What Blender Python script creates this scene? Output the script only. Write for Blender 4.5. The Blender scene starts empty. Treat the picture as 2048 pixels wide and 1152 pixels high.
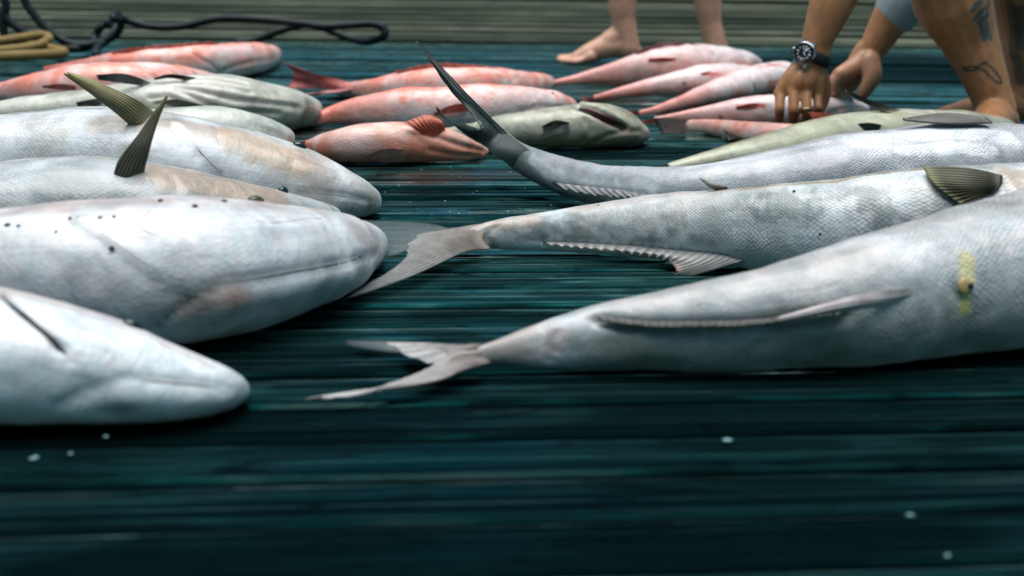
import bpy, bmesh, math, random
import numpy as np
from mathutils import Vector, Matrix
from mathutils.bvhtree import BVHTree

# ------------------------------------------------------------------ camera / light
F_PX, W_PX, H_PX = 3560.0, 2048.0, 1152.0
CAM_H, PITCH, ROLL = 0.333, math.atan(671.0/3560.0), 0.017
scene = bpy.context.scene
COL = scene.collection
_F0 = np.array([0, math.cos(PITCH), -math.sin(PITCH)])
_R0 = np.array([1.0, 0, 0]); _U0 = np.array([0, math.sin(PITCH), math.cos(PITCH)])
CR = _R0*math.cos(ROLL) + _U0*math.sin(ROLL)
CU = -_R0*math.sin(ROLL) + _U0*math.cos(ROLL)
CF = _F0
CC = np.array([0, 0, CAM_H])
cam_d = bpy.data.cameras.new('camera'); cam = bpy.data.objects.new('camera', cam_d); COL.objects.link(cam)
cam.matrix_world = Matrix(((CR[0], CU[0], -CF[0], CC[0]), (CR[1], CU[1], -CF[1], CC[1]), (CR[2], CU[2], -CF[2], CC[2]), (0, 0, 0, 1)))
cam_d.sensor_width = 36.0; cam_d.lens = 36.0*F_PX/W_PX
cam_d.clip_start = 0.05; cam_d.clip_end = 4000
cam_d.dof.use_dof = True; cam_d.dof.focus_distance = 2.2; cam_d.dof.aperture_fstop = 7.2
scene.camera = cam
SUN_EL, SUN_AZ = math.radians(86), math.radians(200)      # azimuth measured from +Y (straight ahead) towards +X
world = bpy.data.worlds.new('World'); scene.world = world; world.use_nodes = True
wn = world.node_tree.nodes; wl = world.node_tree.links
bg = wn['Background']; sky = wn.new('ShaderNodeTexSky'); sky.sky_type = 'NISHITA'; sky.sun_disc = False
sky.sun_elevation = SUN_EL; sky.sun_rotation = SUN_AZ; sky.air_density = 1.0; sky.dust_density = 1.5; sky.ozone_density = 1.0
tint = wn.new('ShaderNodeVectorMath'); tint.operation = 'MULTIPLY'; tint.inputs[1].default_value = (0.44, 0.84, 0.83)   # greenish overcast air
wl.new(sky.outputs[0], tint.inputs[0]); wl.new(tint.outputs[0], bg.inputs[0]); bg.inputs[1].default_value = 0.06
sun_d = bpy.data.lights.new('sun', 'SUN'); sun = bpy.data.objects.new('sun', sun_d); COL.objects.link(sun)
sun_d.energy = 4.8; sun_d.angle = math.radians(66); sun_d.color = (1.0, 0.955, 0.945)
sd = Vector((math.sin(SUN_AZ)*math.cos(SUN_EL), math.cos(SUN_AZ)*math.cos(SUN_EL), math.sin(SUN_EL)))
sun.rotation_euler = sd.to_track_quat('Z', 'Y').to_euler()
vs = scene.view_settings; vs.view_transform = 'Standard'; vs.look = 'None'; vs.exposure = 0.24; vs.gamma = 1.0
try: vs.use_curve_mapping = False
except Exception: pass
scene.render.engine = 'CYCLES'
scene.cycles.use_denoising = True
scene.cycles.max_bounces = 6

# ------------------------------------------------------------------ pixel -> place helpers
def ray(px, py):
    d = CF*F_PX + CR*(px-1024.0) - CU*(py-576.0)
    return d/np.linalg.norm(d)
def on_z(px, py, z=0.0):
    d = ray(px, py); t = (z-CAM_H)/d[2]; return CC + d*t
def on_d(px, py, depth):
    d = ray(px, py); return CC + d*(depth/d[1])
def ppm(depth): return F_PX/depth
rng = np.random.default_rng(7)
random.seed(7)

def vnoise(P, scale, seed=0):
    Q = P*scale + 1000.0 + seed*17.31
    I = np.floor(Q).astype(np.int64); f = Q-I; f = f*f*(3-2*f)
    out = np.zeros(len(P))
    for dx in (0, 1):
        for dy in (0, 1):
            for dz in (0, 1):
                h = ((I[:, 0]+dx)*73856093) ^ ((I[:, 1]+dy)*19349663) ^ ((I[:, 2]+dz)*83492791) ^ (seed*2654435)
                h = (h ^ (h >> 13))*1274126177 & 0x7fffffff
                h = (h ^ (h >> 16)) & 0xffff
                w = (f[:, 0] if dx else 1-f[:, 0])*(f[:, 1] if dy else 1-f[:, 1])*(f[:, 2] if dz else 1-f[:, 2])
                out += w*h/65535.0
    return out
def fbm(P, scale, seed=0, o=3):
    a, t, r = 1.0, 0.0, 0.0
    for i in range(o):
        r = r + a*vnoise(P, scale*2**i, seed+i); t += a; a *= 0.5
    return r/t
def sstep(a, b, x): t = np.clip((x-a)/(b-a), 0, 1); return t*t*(3-2*t)
def srgb(r, g, b):
    f = lambda c: c/12.92 if c <= 0.04045 else ((c+0.055)/1.055)**2.4
    return (f(r/255), f(g/255), f(b/255))

# ------------------------------------------------------------------ object helpers
def tag(o, label=None, cat=None, group=None, kind=None):
    if label: o['label'] = label
    if cat: o['category'] = cat
    if group: o['group'] = group
    if kind: o['kind'] = kind
    return o
def empty(name, loc=(0, 0, 0)):
    o = bpy.data.objects.new(name, None); COL.objects.link(o); o.location = loc; o.empty_display_size = 0.05; return o
def set_parent(o, p):
    o.parent = p
    if p is not None: o.matrix_parent_inverse = p.matrix_basis.inverted()
def mesh_obj(name, verts, faces, mat, parent=None, cols=None, uv=None, smooth=True, extra=None):
    me = bpy.data.meshes.new(name)
    me.from_pydata([tuple(map(float, v)) for v in verts], [], [tuple(int(i) for i in f) for f in faces])
    if smooth: me.polygons.foreach_set('use_smooth', np.ones(len(me.polygons), dtype=bool))
    if cols is not None:
        a = me.color_attributes.new('Col', 'FLOAT_COLOR', 'POINT')
        c = np.ones((len(me.vertices), 4), dtype=np.float32); c[:, :3] = np.clip(np.asarray(cols), 0, 1); a.data.foreach_set('color', c.ravel())
    if uv is not None:
        a = me.attributes.new('fuv', 'FLOAT_VECTOR', 'POINT')
        u = np.zeros((len(me.vertices), 3), dtype=np.float32); u[:, :uv.shape[1]] = uv; a.data.foreach_set('vector', u.ravel())
    if extra:
        for k, v in extra.items():
            a = me.attributes.new(k, 'FLOAT', 'POINT'); a.data.foreach_set('value', np.asarray(v, dtype=np.float32))
    me.update()
    o = bpy.data.objects.new(name, me); COL.objects.link(o)
    if mat: me.materials.append(mat)
    set_parent(o, parent)
    return o

# ------------------------------------------------------------------ materials
def new_mat(name):
    m = bpy.data.materials.new(name); m.use_nodes = True
    nt = m.node_tree; return m, nt.nodes, nt.links, nt.nodes['Principled BSDF']
def N(nodes, t, **kw):
    n = nodes.new(t)
    for k, v in kw.items(): setattr(n, k, v)
    return n
def plain(name, col, rough=0.5, spec=0.5, metal=0.0, bump=0.0, bscale=60.0, var=0.12):
    m, n, l, b = new_mat(name)
    tc = N(n, 'ShaderNodeTexCoord'); nz = N(n, 'ShaderNodeTexNoise'); nz.inputs['Scale'].default_value = bscale; nz.inputs['Detail'].default_value = 5
    l.new(tc.outputs['Object'], nz.inputs['Vector'])
    mx = N(n, 'ShaderNodeMix', data_type='RGBA'); mx.inputs[6].default_value = tuple(c*(1-var) for c in col)+(1,); mx.inputs[7].default_value = tuple(min(1, c*(1+var)) for c in col)+(1,)
    l.new(nz.outputs['Fac'], mx.inputs[0]); l.new(mx.outputs[2], b.inputs['Base Color'])
    b.inputs['Roughness'].default_value = rough; b.inputs['Specular IOR Level'].default_value = spec; b.inputs['Metallic'].default_value = metal
    if bump:
        bp = N(n, 'ShaderNodeBump'); bp.inputs['Strength'].default_value = bump; bp.inputs['Distance'].default_value = 0.002
        l.new(nz.outputs['Fac'], bp.inputs['Height']); l.new(bp.outputs['Normal'], b.inputs['Normal'])
    return m

def skin_fish(name, scale_size=0.0042, scale_bump=0.35, scale_col=0.25, rough=0.40, coat=0.34, mott=0.22, edge=(0.22, 0.25, 0.25), edge_f=0.45):
    """wet fish skin: vertex colour + rows of scales in the body's own length/girth coordinates"""
    m, n, l, b = new_mat(name)
    col = N(n, 'ShaderNodeVertexColor', layer_name='Col')
    at = N(n, 'ShaderNodeAttribute', attribute_name='fuv'); sc = N(n, 'ShaderNodeAttribute', attribute_name='scl')
    mp = N(n, 'ShaderNodeMapping'); mp.inputs['Rotation'].default_value = (0, 0, math.radians(45)); k = 1.0/scale_size
    mp.inputs['Scale'].default_value = (k*0.8, k, k); l.new(at.outputs['Vector'], mp.inputs['Vector'])
    vo = N(n, 'ShaderNodeTexVoronoi', feature='F1', voronoi_dimensions='2D'); vo.inputs['Scale'].default_value = 1.0; vo.inputs['Randomness'].default_value = 0.32
    l.new(mp.outputs['Vector'], vo.inputs['Vector'])
    # height: dome per scale
    inv = N(n, 'ShaderNodeMapRange'); inv.inputs['From Min'].default_value = 0.15; inv.inputs['From Max'].default_value = 0.62; inv.inputs['To Min'].default_value = 1; inv.inputs['To Max'].default_value = 0
    l.new(vo.outputs['Distance'], inv.inputs['Value'])
    tc = N(n, 'ShaderNodeTexCoord')
    dn = N(n, 'ShaderNodeTexNoise'); dn.inputs['Scale'].default_value = 26; dn.inputs['Detail'].default_value = 2; l.new(tc.outputs['Object'], dn.inputs['Vector'])
    dv = N(n, 'ShaderNodeVectorMath', operation='SCALE'); l.new(dn.outputs['Color'], dv.inputs[0]); dv.inputs['Scale'].default_value = scale_size*3.2
    da = N(n, 'ShaderNodeVectorMath', operation='ADD'); l.new(at.outputs['Vector'], da.inputs[0]); l.new(dv.outputs[0], da.inputs[1]); l.new(da.outputs[0], mp.inputs['Vector'])
    mn = N(n, 'ShaderNodeTexNoise'); mn.inputs['Scale'].default_value = 16; mn.inputs['Detail'].default_value = 5; l.new(tc.outputs['Object'], mn.inputs['Vector'])
    mk = N(n, 'ShaderNodeMapRange'); mk.inputs['From Min'].default_value = .38; mk.inputs['From Max'].default_value = .58; mk.inputs['To Min'].default_value = .4; l.new(mn.outputs['Fac'], mk.inputs['Value'])
    smk = N(n, 'ShaderNodeMath', operation='MULTIPLY'); l.new(sc.outputs['Fac'], smk.inputs[0]); l.new(mk.outputs[0], smk.inputs[1]); SC = smk.outputs[0]
    hm = N(n, 'ShaderNodeMath', operation='MULTIPLY'); l.new(inv.outputs[0], hm.inputs[0]); l.new(SC, hm.inputs[1])
    nz = N(n, 'ShaderNodeTexNoise'); nz.inputs['Scale'].default_value = 22; nz.inputs['Detail'].default_value = 7; nz.inputs['Roughness'].default_value = 0.62; l.new(tc.outputs['Object'], nz.inputs['Vector'])
    fn = N(n, 'ShaderNodeTexNoise'); fn.inputs['Scale'].default_value = 190; fn.inputs['Detail'].default_value = 4; l.new(tc.outputs['Object'], fn.inputs['Vector'])
    sv = N(n, 'ShaderNodeMapping'); sv.inputs['Scale'].default_value = (18, 330, 330); l.new(at.outputs['Vector'], sv.inputs['Vector'])
    st = N(n, 'ShaderNodeTexNoise'); st.inputs['Scale'].default_value = 1.0; st.inputs['Detail'].default_value = 5; l.new(sv.outputs['Vector'], st.inputs['Vector'])
    # colour
    cm = N(n, 'ShaderNodeMapRange'); cm.inputs['To Min'].default_value = 1-scale_col*0.3; cm.inputs['To Max'].default_value = 1.0+scale_col*0.5; l.new(hm.outputs[0], cm.inputs['Value'])
    ei = N(n, 'ShaderNodeMath', operation='SUBTRACT'); ei.inputs[0].default_value = 1.0; l.new(inv.outputs[0], ei.inputs[1])
    em = N(n, 'ShaderNodeMath', operation='MULTIPLY'); l.new(ei.outputs[0], em.inputs[0]); l.new(SC, em.inputs[1])
    ek = N(n, 'ShaderNodeMath', operation='MULTIPLY'); l.new(em.outputs[0], ek.inputs[0]); ek.inputs[1].default_value = edge_f
    ex = N(n, 'ShaderNodeMix', data_type='RGBA'); ex.inputs[7].default_value = edge+(1,); l.new(ek.outputs[0], ex.inputs[0]); l.new(col.outputs['Color'], ex.inputs[6])
    cn = N(n, 'ShaderNodeTexNoise'); cn.inputs['Scale'].default_value = 55; cn.inputs['Detail'].default_value = 8; cn.inputs['Roughness'].default_value = 0.7; l.new(tc.outputs['Object'], cn.inputs['Vector'])
    cr = N(n, 'ShaderNodeValToRGB'); cr.color_ramp.elements[0].position = .32; cr.color_ramp.elements[0].color = (0.80, 0.90, 0.90, 1); cr.color_ramp.elements[1].position = .68; cr.color_ramp.elements[1].color = (1.12, 1.05, 1.02, 1); l.new(cn.outputs['Fac'], cr.inputs['Fac'])
    ct = N(n, 'ShaderNodeVectorMath', operation='MULTIPLY'); l.new(ex.outputs[2], ct.inputs[0]); l.new(cr.outputs['Color'], ct.inputs[1])
    # where there are no scales leave colour as it is
    ms = N(n, 'ShaderNodeMix'); ms.inputs[2].default_value = 1.0; l.new(SC, ms.inputs[0]); l.new(cm.outputs[0], ms.inputs[3])
    m2 = N(n, 'ShaderNodeMapRange'); m2.inputs['From Min'].default_value = 0.3; m2.inputs['From Max'].default_value = 0.7; m2.inputs['To Min'].default_value = 1-mott; m2.inputs['To Max'].default_value = 1+mott; l.new(nz.outputs['Fac'], m2.inputs['Value'])
    m3 = N(n, 'ShaderNodeMapRange'); m3.inputs['From Min'].default_value = 0.3; m3.inputs['From Max'].default_value = 0.7; m3.inputs['To Min'].default_value = 0.90; m3.inputs['To Max'].default_value = 1.10; l.new(st.outputs['Fac'], m3.inputs['Value'])
    p1 = N(n, 'ShaderNodeMath', operation='MULTIPLY'); l.new(ms.outputs[0], p1.inputs[0]); l.new(m2.outputs[0], p1.inputs[1])
    p2 = N(n, 'ShaderNodeMath', operation='MULTIPLY'); l.new(p1.outputs[0], p2.inputs[0]); l.new(m3.outputs[0], p2.inputs[1])
    vm = N(n, 'ShaderNodeVectorMath', operation='SCALE'); l.new(ct.outputs[0], vm.inputs[0]); l.new(p2.outputs[0], vm.inputs['Scale'])
    l.new(vm.outputs[0], b.inputs['Base Color'])
    # relief
    b1 = N(n, 'ShaderNodeBump'); b1.inputs['Strength'].default_value = scale_bump; b1.inputs['Distance'].default_value = scale_size*0.35; l.new(hm.outputs[0], b1.inputs['Height'])
    b2 = N(n, 'ShaderNodeBump'); b2.inputs['Strength'].default_value = 0.22; b2.inputs['Distance'].default_value = 0.0015; l.new(fn.outputs['Fac'], b2.inputs['Height']); l.new(b1.outputs['Normal'], b2.inputs['Normal'])
    b3 = N(n, 'ShaderNodeBump'); b3.inputs['Strength'].default_value = 0.25; b3.inputs['Distance'].default_value = 0.006; l.new(nz.outputs['Fac'], b3.inputs['Height']); l.new(b2.outputs['Normal'], b3.inputs['Normal'])
    wv = N(n, 'ShaderNodeMapping'); wv.inputs['Scale'].default_value = (95, 30, 30); l.new(at.outputs['Vector'], wv.inputs['Vector'])
    wr = N(n, 'ShaderNodeTexNoise'); wr.inputs['Scale'].default_value = 1.0; wr.inputs['Detail'].default_value = 5; wr.inputs['Distortion'].default_value = 1.2; l.new(wv.outputs['Vector'], wr.inputs['Vector'])
    b4 = N(n, 'ShaderNodeBump'); b4.inputs['Strength'].default_value = 0.3; b4.inputs['Distance'].default_value = 0.004; l.new(wr.outputs['Fac'], b4.inputs['Height']); l.new(b3.outputs['Normal'], b4.inputs['Normal']); b3 = b4
    l.new(b3.outputs['Normal'], b.inputs['Normal'])
    rr = N(n, 'ShaderNodeMapRange'); rr.inputs['From Min'].default_value = 0.3; rr.inputs['From Max'].default_value = 0.7; rr.inputs['To Min'].default_value = rough-0.1; rr.inputs['To Max'].default_value = rough+0.14; l.new(nz.outputs['Fac'], rr.inputs['Value']); l.new(rr.outputs[0], b.inputs['Roughness'])
    b.inputs['Specular IOR Level'].default_value = 0.45
    b.inputs['Coat Weight'].default_value = coat; b.inputs['Coat Roughness'].default_value = 0.16
    return m

def fin_mat(name, transl=0.25, alpha=1.0, rough=0.35):
    m, n, l, b = new_mat(name)
    col = N(n, 'ShaderNodeVertexColor', layer_name='Col')
    tc = N(n, 'ShaderNodeTexCoord'); nz = N(n, 'ShaderNodeTexNoise'); nz.inputs['Scale'].default_value = 70; nz.inputs['Detail'].default_value = 6; l.new(tc.outputs['Object'], nz.inputs['Vector'])
    mr = N(n, 'ShaderNodeMapRange'); mr.inputs['From Min'].default_value = .3; mr.inputs['From Max'].default_value = .7; mr.inputs['To Min'].default_value = .8; mr.inputs['To Max'].default_value = 1.2; l.new(nz.outputs['Fac'], mr.inputs['Value'])
    vm = N(n, 'ShaderNodeVectorMath', operation='SCALE'); l.new(col.outputs['Color'], vm.inputs[0]); l.new(mr.outputs[0], vm.inputs['Scale'])
    l.new(vm.outputs[0], b.inputs['Base Color']); b.inputs['Roughness'].default_value = rough
    out = n['Material Output']
    tr = N(n, 'ShaderNodeBsdfTranslucent'); l.new(vm.outputs[0], tr.inputs['Color'])
    mx = N(n, 'ShaderNodeMixShader'); mx.inputs[0].default_value = transl; l.new(b.outputs[0], mx.inputs[1]); l.new(tr.outputs[0], mx.inputs[2])
    last = mx
    if alpha < 1:
        tp = N(n, 'ShaderNodeBsdfTransparent'); m2 = N(n, 'ShaderNodeMixShader'); oa = N(n, 'ShaderNodeAttribute', attribute_name='opac'); l.new(oa.outputs['Fac'], m2.inputs[0])
        l.new(tp.outputs[0], m2.inputs[1]); l.new(mx.outputs[0], m2.inputs[2]); last = m2
    l.new(last.outputs[0], out.inputs['Surface'])
    return m

def wood_wet(name, c_dark, c_light, rough=(0.16, 0.5), dry=False, grain=75.0, spec=(0.16, 1.25), film=((0.02, 0.62, 0.60), (0.82, 1.0, 0.93))):
    m, n, l, b = new_mat(name)
    tc = N(n, 'ShaderNodeTexCoord'); oi = N(n, 'ShaderNodeObjectInfo'); geo = N(n, 'ShaderNodeNewGeometry')
    off = N(n, 'ShaderNodeVectorMath', operation='SCALE'); off.inputs[0].default_value = (37, 11, 5); l.new(oi.outputs['Random'], off.inputs['Scale'])
    ad = N(n, 'ShaderNodeVectorMath', operation='ADD'); l.new(tc.outputs['Object'], ad.inputs[0]); l.new(off.outputs[0], ad.inputs[1])
    def noise(sc, detail, rough_=0.55, dist=0.0):
        mp = N(n, 'ShaderNodeMapping'); mp.inputs['Scale'].default_value = sc; l.new(ad.outputs[0], mp.inputs['Vector'])
        t = N(n, 'ShaderNodeTexNoise'); t.inputs['Scale'].default_value = 1; t.inputs['Detail'].default_value = detail; t.inputs['Roughness'].default_value = rough_; t.inputs['Distortion'].default_value = dist
        l.new(mp.outputs['Vector'], t.inputs['Vector']); return t
    g1 = noise((1.8, grain*2.4, grain*2.4), 7, 0.68)         # fine grain lines
    g2 = noise((0.8, grain*0.5, grain*0.5), 4, 0.55, 0.3)    # broad bands
    g3 = noise((9.0, grain*1.6, grain*1.6), 5, 0.6, 0.4)     # short scratches and checks
    wet = noise((4.5, 12, 12), 3.5, 0.52, 0.9)                  # wet film patches
    spk = noise((60, 140, 140), 3, 0.6)
    g4 = noise((16, 42, 42), 5, 0.6, 0.5)                     # knots, nicks and dark marks
    r4 = N(n, 'ShaderNodeMapRange'); r4.inputs['From Min'].default_value = .58; r4.inputs['From Max'].default_value = .68; r4.inputs['To Min'].default_value = 1.0; r4.inputs['To Max'].default_value = .15; l.new(g4.outputs['Fac'], r4.inputs['Value'])
    r1 = N(n, 'ShaderNodeMapRange'); r1.inputs['From Min'].default_value = .32; r1.inputs['From Max'].default_value = .7; l.new(g1.outputs['Fac'], r1.inputs['Value'])
    r2 = N(n, 'ShaderNodeMapRange'); r2.inputs['From Min'].default_value = .3; r2.inputs['From Max'].default_value = .7; l.new(g2.outputs['Fac'], r2.inputs['Value'])
    mm = N(n, 'ShaderNodeMath', operation='MULTIPLY'); l.new(r1.outputs[0], mm.inputs[0]); l.new(r2.outputs[0], mm.inputs[1])
    r3 = N(n, 'ShaderNodeMapRange'); r3.inputs['From Min'].default_value = .34; r3.inputs['From Max'].default_value = .50; r3.inputs['To Min'].default_value = .6; l.new(g3.outputs['Fac'], r3.inputs['Value'])
    m0 = N(n, 'ShaderNodeMath', operation='MULTIPLY'); l.new(mm.outputs[0], m0.inputs[0]); l.new(r3.outputs[0], m0.inputs[1]); mm = m0
    rv = N(n, 'ShaderNodeMapRange'); rv.inputs['To Min'].default_value = .45; rv.inputs['To Max'].default_value = 1.5; l.new(oi.outputs['Random'], rv.inputs['Value'])
    mx = N(n, 'ShaderNodeMix', data_type='RGBA'); mx.inputs[6].default_value = c_dark+(1,); mx.inputs[7].default_value = c_light+(1,); l.new(mm.outputs[0], mx.inputs[0])
    sc = N(n, 'ShaderNodeVectorMath', operation='SCALE'); l.new(mx.outputs[2], sc.inputs[0]); l.new(rv.outputs[0], sc.inputs['Scale'])
    last = sc.outputs[0]
    for bx, by, br in ([] if dry else BLOOD):
        d1 = N(n, 'ShaderNodeVectorMath', operation='DISTANCE'); d1.inputs[1].default_value = (bx, by, 0); l.new(geo.outputs['Position'], d1.inputs[0])
        d2 = N(n, 'ShaderNodeMapRange', interpolation_type='SMOOTHSTEP'); d2.inputs['From Min'].default_value = br; d2.inputs['From Max'].default_value = br*.3; l.new(d1.outputs['Value'], d2.inputs['Value'])
        d3 = N(n, 'ShaderNodeMath', operation='MULTIPLY'); l.new(d2.outputs[0], d3.inputs[0]); l.new(wet.outputs['Fac'], d3.inputs[1])
        bm_ = N(n, 'ShaderNodeMix', data_type='RGBA'); bm_.inputs[7].default_value = (0.035, 0.010, 0.010, 1); l.new(d3.outputs[0], bm_.inputs[0]); l.new(last, bm_.inputs[6]); last = bm_.outputs[2]
    l.new(last, b.inputs['Base Color'])
    rw = N(n, 'ShaderNodeMapRange'); rw.inputs['From Min'].default_value = .42; rw.inputs['From Max'].default_value = .62; rw.inputs['To Min'].default_value = rough[1]; rw.inputs['To Max'].default_value = rough[0]; l.new(wet.outputs['Fac'], rw.inputs['Value'])
    ra = N(n, 'ShaderNodeMath', operation='MULTIPLY_ADD'); l.new(r1.outputs[0], ra.inputs[0]); ra.inputs[1].default_value = -0.1; l.new(rw.outputs[0], ra.inputs[2])
    l.new(ra.outputs[0], b.inputs['Roughness'])
    b1 = N(n, 'ShaderNodeBump'); b1.inputs['Strength'].default_value = 0.3; b1.inputs['Distance'].default_value = 0.0010; l.new(g1.outputs['Fac'], b1.inputs['Height'])
    b2 = N(n, 'ShaderNodeBump'); b2.inputs['Strength'].default_value = 0.35; b2.inputs['Distance'].default_value = 0.003; l.new(g2.outputs['Fac'], b2.inputs['Height']); l.new(b1.outputs['Normal'], b2.inputs['Normal'])
    b4 = N(n, 'ShaderNodeBump'); b4.inputs['Strength'].default_value = 0.35; b4.inputs['Distance'].default_value = 0.0012; l.new(g3.outputs['Fac'], b4.inputs['Height']); l.new(b2.outputs['Normal'], b4.inputs['Normal']); b2 = b4
    b3 = N(n, 'ShaderNodeBump'); b3.inputs['Strength'].default_value = 0.15; b3.inputs['Distance'].default_value = 0.001; l.new(spk.outputs['Fac'], b3.inputs['Height']); l.new(b2.outputs['Normal'], b3.inputs['Normal'])
    l.new(b3.outputs['Normal'], b.inputs['Normal'])
    if not dry:
        # film of water on the boards: teal mirror that grows towards grazing view, broken up by dry scratches
        b.inputs['Specular IOR Level'].default_value = 0.0
        fr = N(n, 'ShaderNodeFresnel'); fr.inputs['IOR'].default_value = 1.33
        ws = N(n, 'ShaderNodeMapRange'); ws.inputs['From Min'].default_value = .42; ws.inputs['From Max'].default_value = .58; ws.inputs['To Min'].default_value = spec[0]; ws.inputs['To Max'].default_value = spec[1]; l.new(wet.outputs['Fac'], ws.inputs['Value'])
        dp = N(n, 'ShaderNodeVectorMath', operation='DISTANCE'); dp.inputs[1].default_value = (1.35, 5.55, 0); l.new(geo.outputs['Position'], dp.inputs[0])
        dm = N(n, 'ShaderNodeMapRange', interpolation_type='SMOOTHSTEP'); dm.inputs['From Min'].default_value = .65; dm.inputs['From Max'].default_value = 1.0; dm.inputs['To Min'].default_value = .12; l.new(dp.outputs['Value'], dm.inputs['Value'])   # film mix much weaker behind the crouching person
        def mul(x, y):
            q = N(n, 'ShaderNodeMath', operation='MULTIPLY'); l.new(x, q.inputs[0]); l.new(y, q.inputs[1]); return q.outputs[0]
        gm = N(n, 'ShaderNodeMapRange'); gm.inputs['To Min'].default_value = .7; l.new(r1.outputs[0], gm.inputs['Value'])
        rb = N(n, 'ShaderNodeMapRange'); rb.inputs['To Min'].default_value = .35; rb.inputs['To Max'].default_value = 1.5; l.new(oi.outputs['Random'], rb.inputs['Value'])
        fp = N(n, 'ShaderNodeMath', operation='POWER'); l.new(fr.outputs[0], fp.inputs[0]); fp.inputs[1].default_value = 1.45
        fg = N(n, 'ShaderNodeMath', operation='MULTIPLY'); l.new(fp.outputs[0], fg.inputs[0]); fg.inputs[1].default_value = 4.0
        fac = mul(mul(mul(mul(fg.outputs[0], ws.outputs[0]), dm.outputs[0]), mul(r3.outputs[0], gm.outputs[0])), mul(rb.outputs[0], r4.outputs[0]))
        gc = N(n, 'ShaderNodeMix', data_type='RGBA'); gc.inputs[6].default_value = film[0]+(1,); gc.inputs[7].default_value = film[1]+(1,); wp = N(n, 'ShaderNodeMapRange'); wp.inputs['From Min'].default_value = .56; wp.inputs['From Max'].default_value = .68; wp.inputs['To Max'].default_value = .45; l.new(wet.outputs['Fac'], wp.inputs['Value'])
        wq = N(n, 'ShaderNodeMath', operation='ADD', use_clamp=True); l.new(fr.outputs[0], wq.inputs[0]); l.new(wp.outputs[0], wq.inputs[1]); l.new(wq.outputs[0], gc.inputs[0])
        gl = N(n, 'ShaderNodeBsdfGlossy'); l.new(gc.outputs[2], gl.inputs['Color']); l.new(ra.outputs[0], gl.inputs['Roughness']); l.new(b3.outputs['Normal'], gl.inputs['Normal'])
        ms = N(n, 'ShaderNodeMixShader'); cl = N(n, 'ShaderNodeClamp'); l.new(fac, cl.inputs[0]); l.new(cl.outputs[0], ms.inputs[0]); l.new(b.outputs[0], ms.inputs[1]); l.new(gl.outputs[0], ms.inputs[2]); l.new(ms.outputs[0], n['Material Output'].inputs['Surface'])
    return m, b

BLOOD = [tuple(on_z(x, y)[:2])+(r,) for x, y, r in ((870, 352, .12), (1215, 192, .2), (1010, 345, .08), (640, 262, .15))]
M = {}
M['cobia'] = skin_fish('cobia_skin', 0.0036, 0.26, 0.30, edge_f=0.5)
M['snapper'] = skin_fish('snapper_skin', 0.0062, 0.2, 0.2, rough=0.36, mott=0.12, edge=(0.76, 0.20, 0.14), edge_f=0.45)
M['grouper'] = skin_fish('grouper_skin', 0.0022, 0.1, 0.10, rough=0.36, mott=0.25, edge=(0.12, 0.12, 0.07), edge_f=0.4)
M['fin'] = fin_mat('fin_membrane', 0.3)
M['fin_thin'] = fin_mat('fin_thin', 0.45)
M['fin_solid'] = fin_mat('fin_solid', 0.08)
M['fin_clear'] = fin_mat('fin_clear', 0.2, 0.72)
M['fin_ghost'] = fin_mat('fin_ghost', 0.2, 0.30)
M['plank'], _pb = wood_wet('wet_plank', (0.0006, 0.0035, 0.0042), (0.004, 0.014, 0.016), (0.12, 0.42))

M['oldwood'], _ob = wood_wet('weathered_timber', (0.020, 0.034, 0.022), (0.20, 0.22, 0.14), (0.7, 0.9), dry=True, grain=22.0)
M['under'] = plain('dark_beam', (0.01, 0.014, 0.014), 0.8)
M['eye'] = plain('eye_black', (0.004, 0.02, 0.024), 0.12, 0.6, var=0.3)
M['eye_ring'] = plain('eye_ring', (0.05, 0.055, 0.03), 0.3)
M['dark'] = plain('dark_fleck', (0.012, 0.012, 0.012), 0.5)
M['gullet'] = plain('mouth_inside', (0.05, 0.008, 0.008), 0.35)
M['lipline'] = plain('mouth_line', (0.20, 0.19, 0.18), 0.5); M['crease'] = plain('skin_crease', (0.36, 0.33, 0.33), 0.5); M['crease_pink'] = plain('pink_crease', (0.44, 0.34, 0.33), 0.5); M['vent_skin'] = plain('vent_skin', (0.40, 0.30, 0.12), 0.4); M['slit'] = plain('gill_slit_dark', (0.003, 0.004, 0.005), 0.6)
M['hose_black'] = plain('black_hose_rubber', (0.004, 0.012, 0.014), 0.5, 0.25, var=0.3)
M['hose_yellow'] = plain('yellow_hose', (0.20, 0.145, 0.05), 0.6, 0.2, var=0.35, bscale=20)
M['speck'] = plain('pale_fish_scale', (0.12, 0.25, 0.27), 0.35)

# ------------------------------------------------------------------ the setting: water, dock, wall
YAW = math.radians(7.5)
DX = np.array([math.cos(YAW), math.sin(YAW), 0]); DY = np.array([-math.sin(YAW), math.cos(YAW), 0])
wm, n_, l_, wb = new_mat('sea_water'); wb.inputs['Base Color'].default_value = (0.01, 0.04, 0.045, 1); wb.inputs['Roughness'].default_value = 0.12
tcw = N(n_, 'ShaderNodeTexCoord'); nzw = N(n_, 'ShaderNodeTexNoise'); nzw.inputs['Scale'].default_value = 2.5; nzw.inputs['Detail'].default_value = 6
l_.new(tcw.outputs['Object'], nzw.inputs['Vector']); bw = N(n_, 'ShaderNodeBump'); bw.inputs['Strength'].default_value = 0.4; bw.inputs['Distance'].default_value = 0.1
l_.new(nzw.outputs['Fac'], bw.inputs['Height']); l_.new(bw.outputs['Normal'], wb.inputs['Normal'])
tag(mesh_obj('water', [(-2000, -2000, -1.4), (2000, -2000, -1.4), (2000, 2000, -1.4), (-2000, 2000, -1.4)], [(0, 1, 2, 3)], wm), kind='structure')

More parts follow.
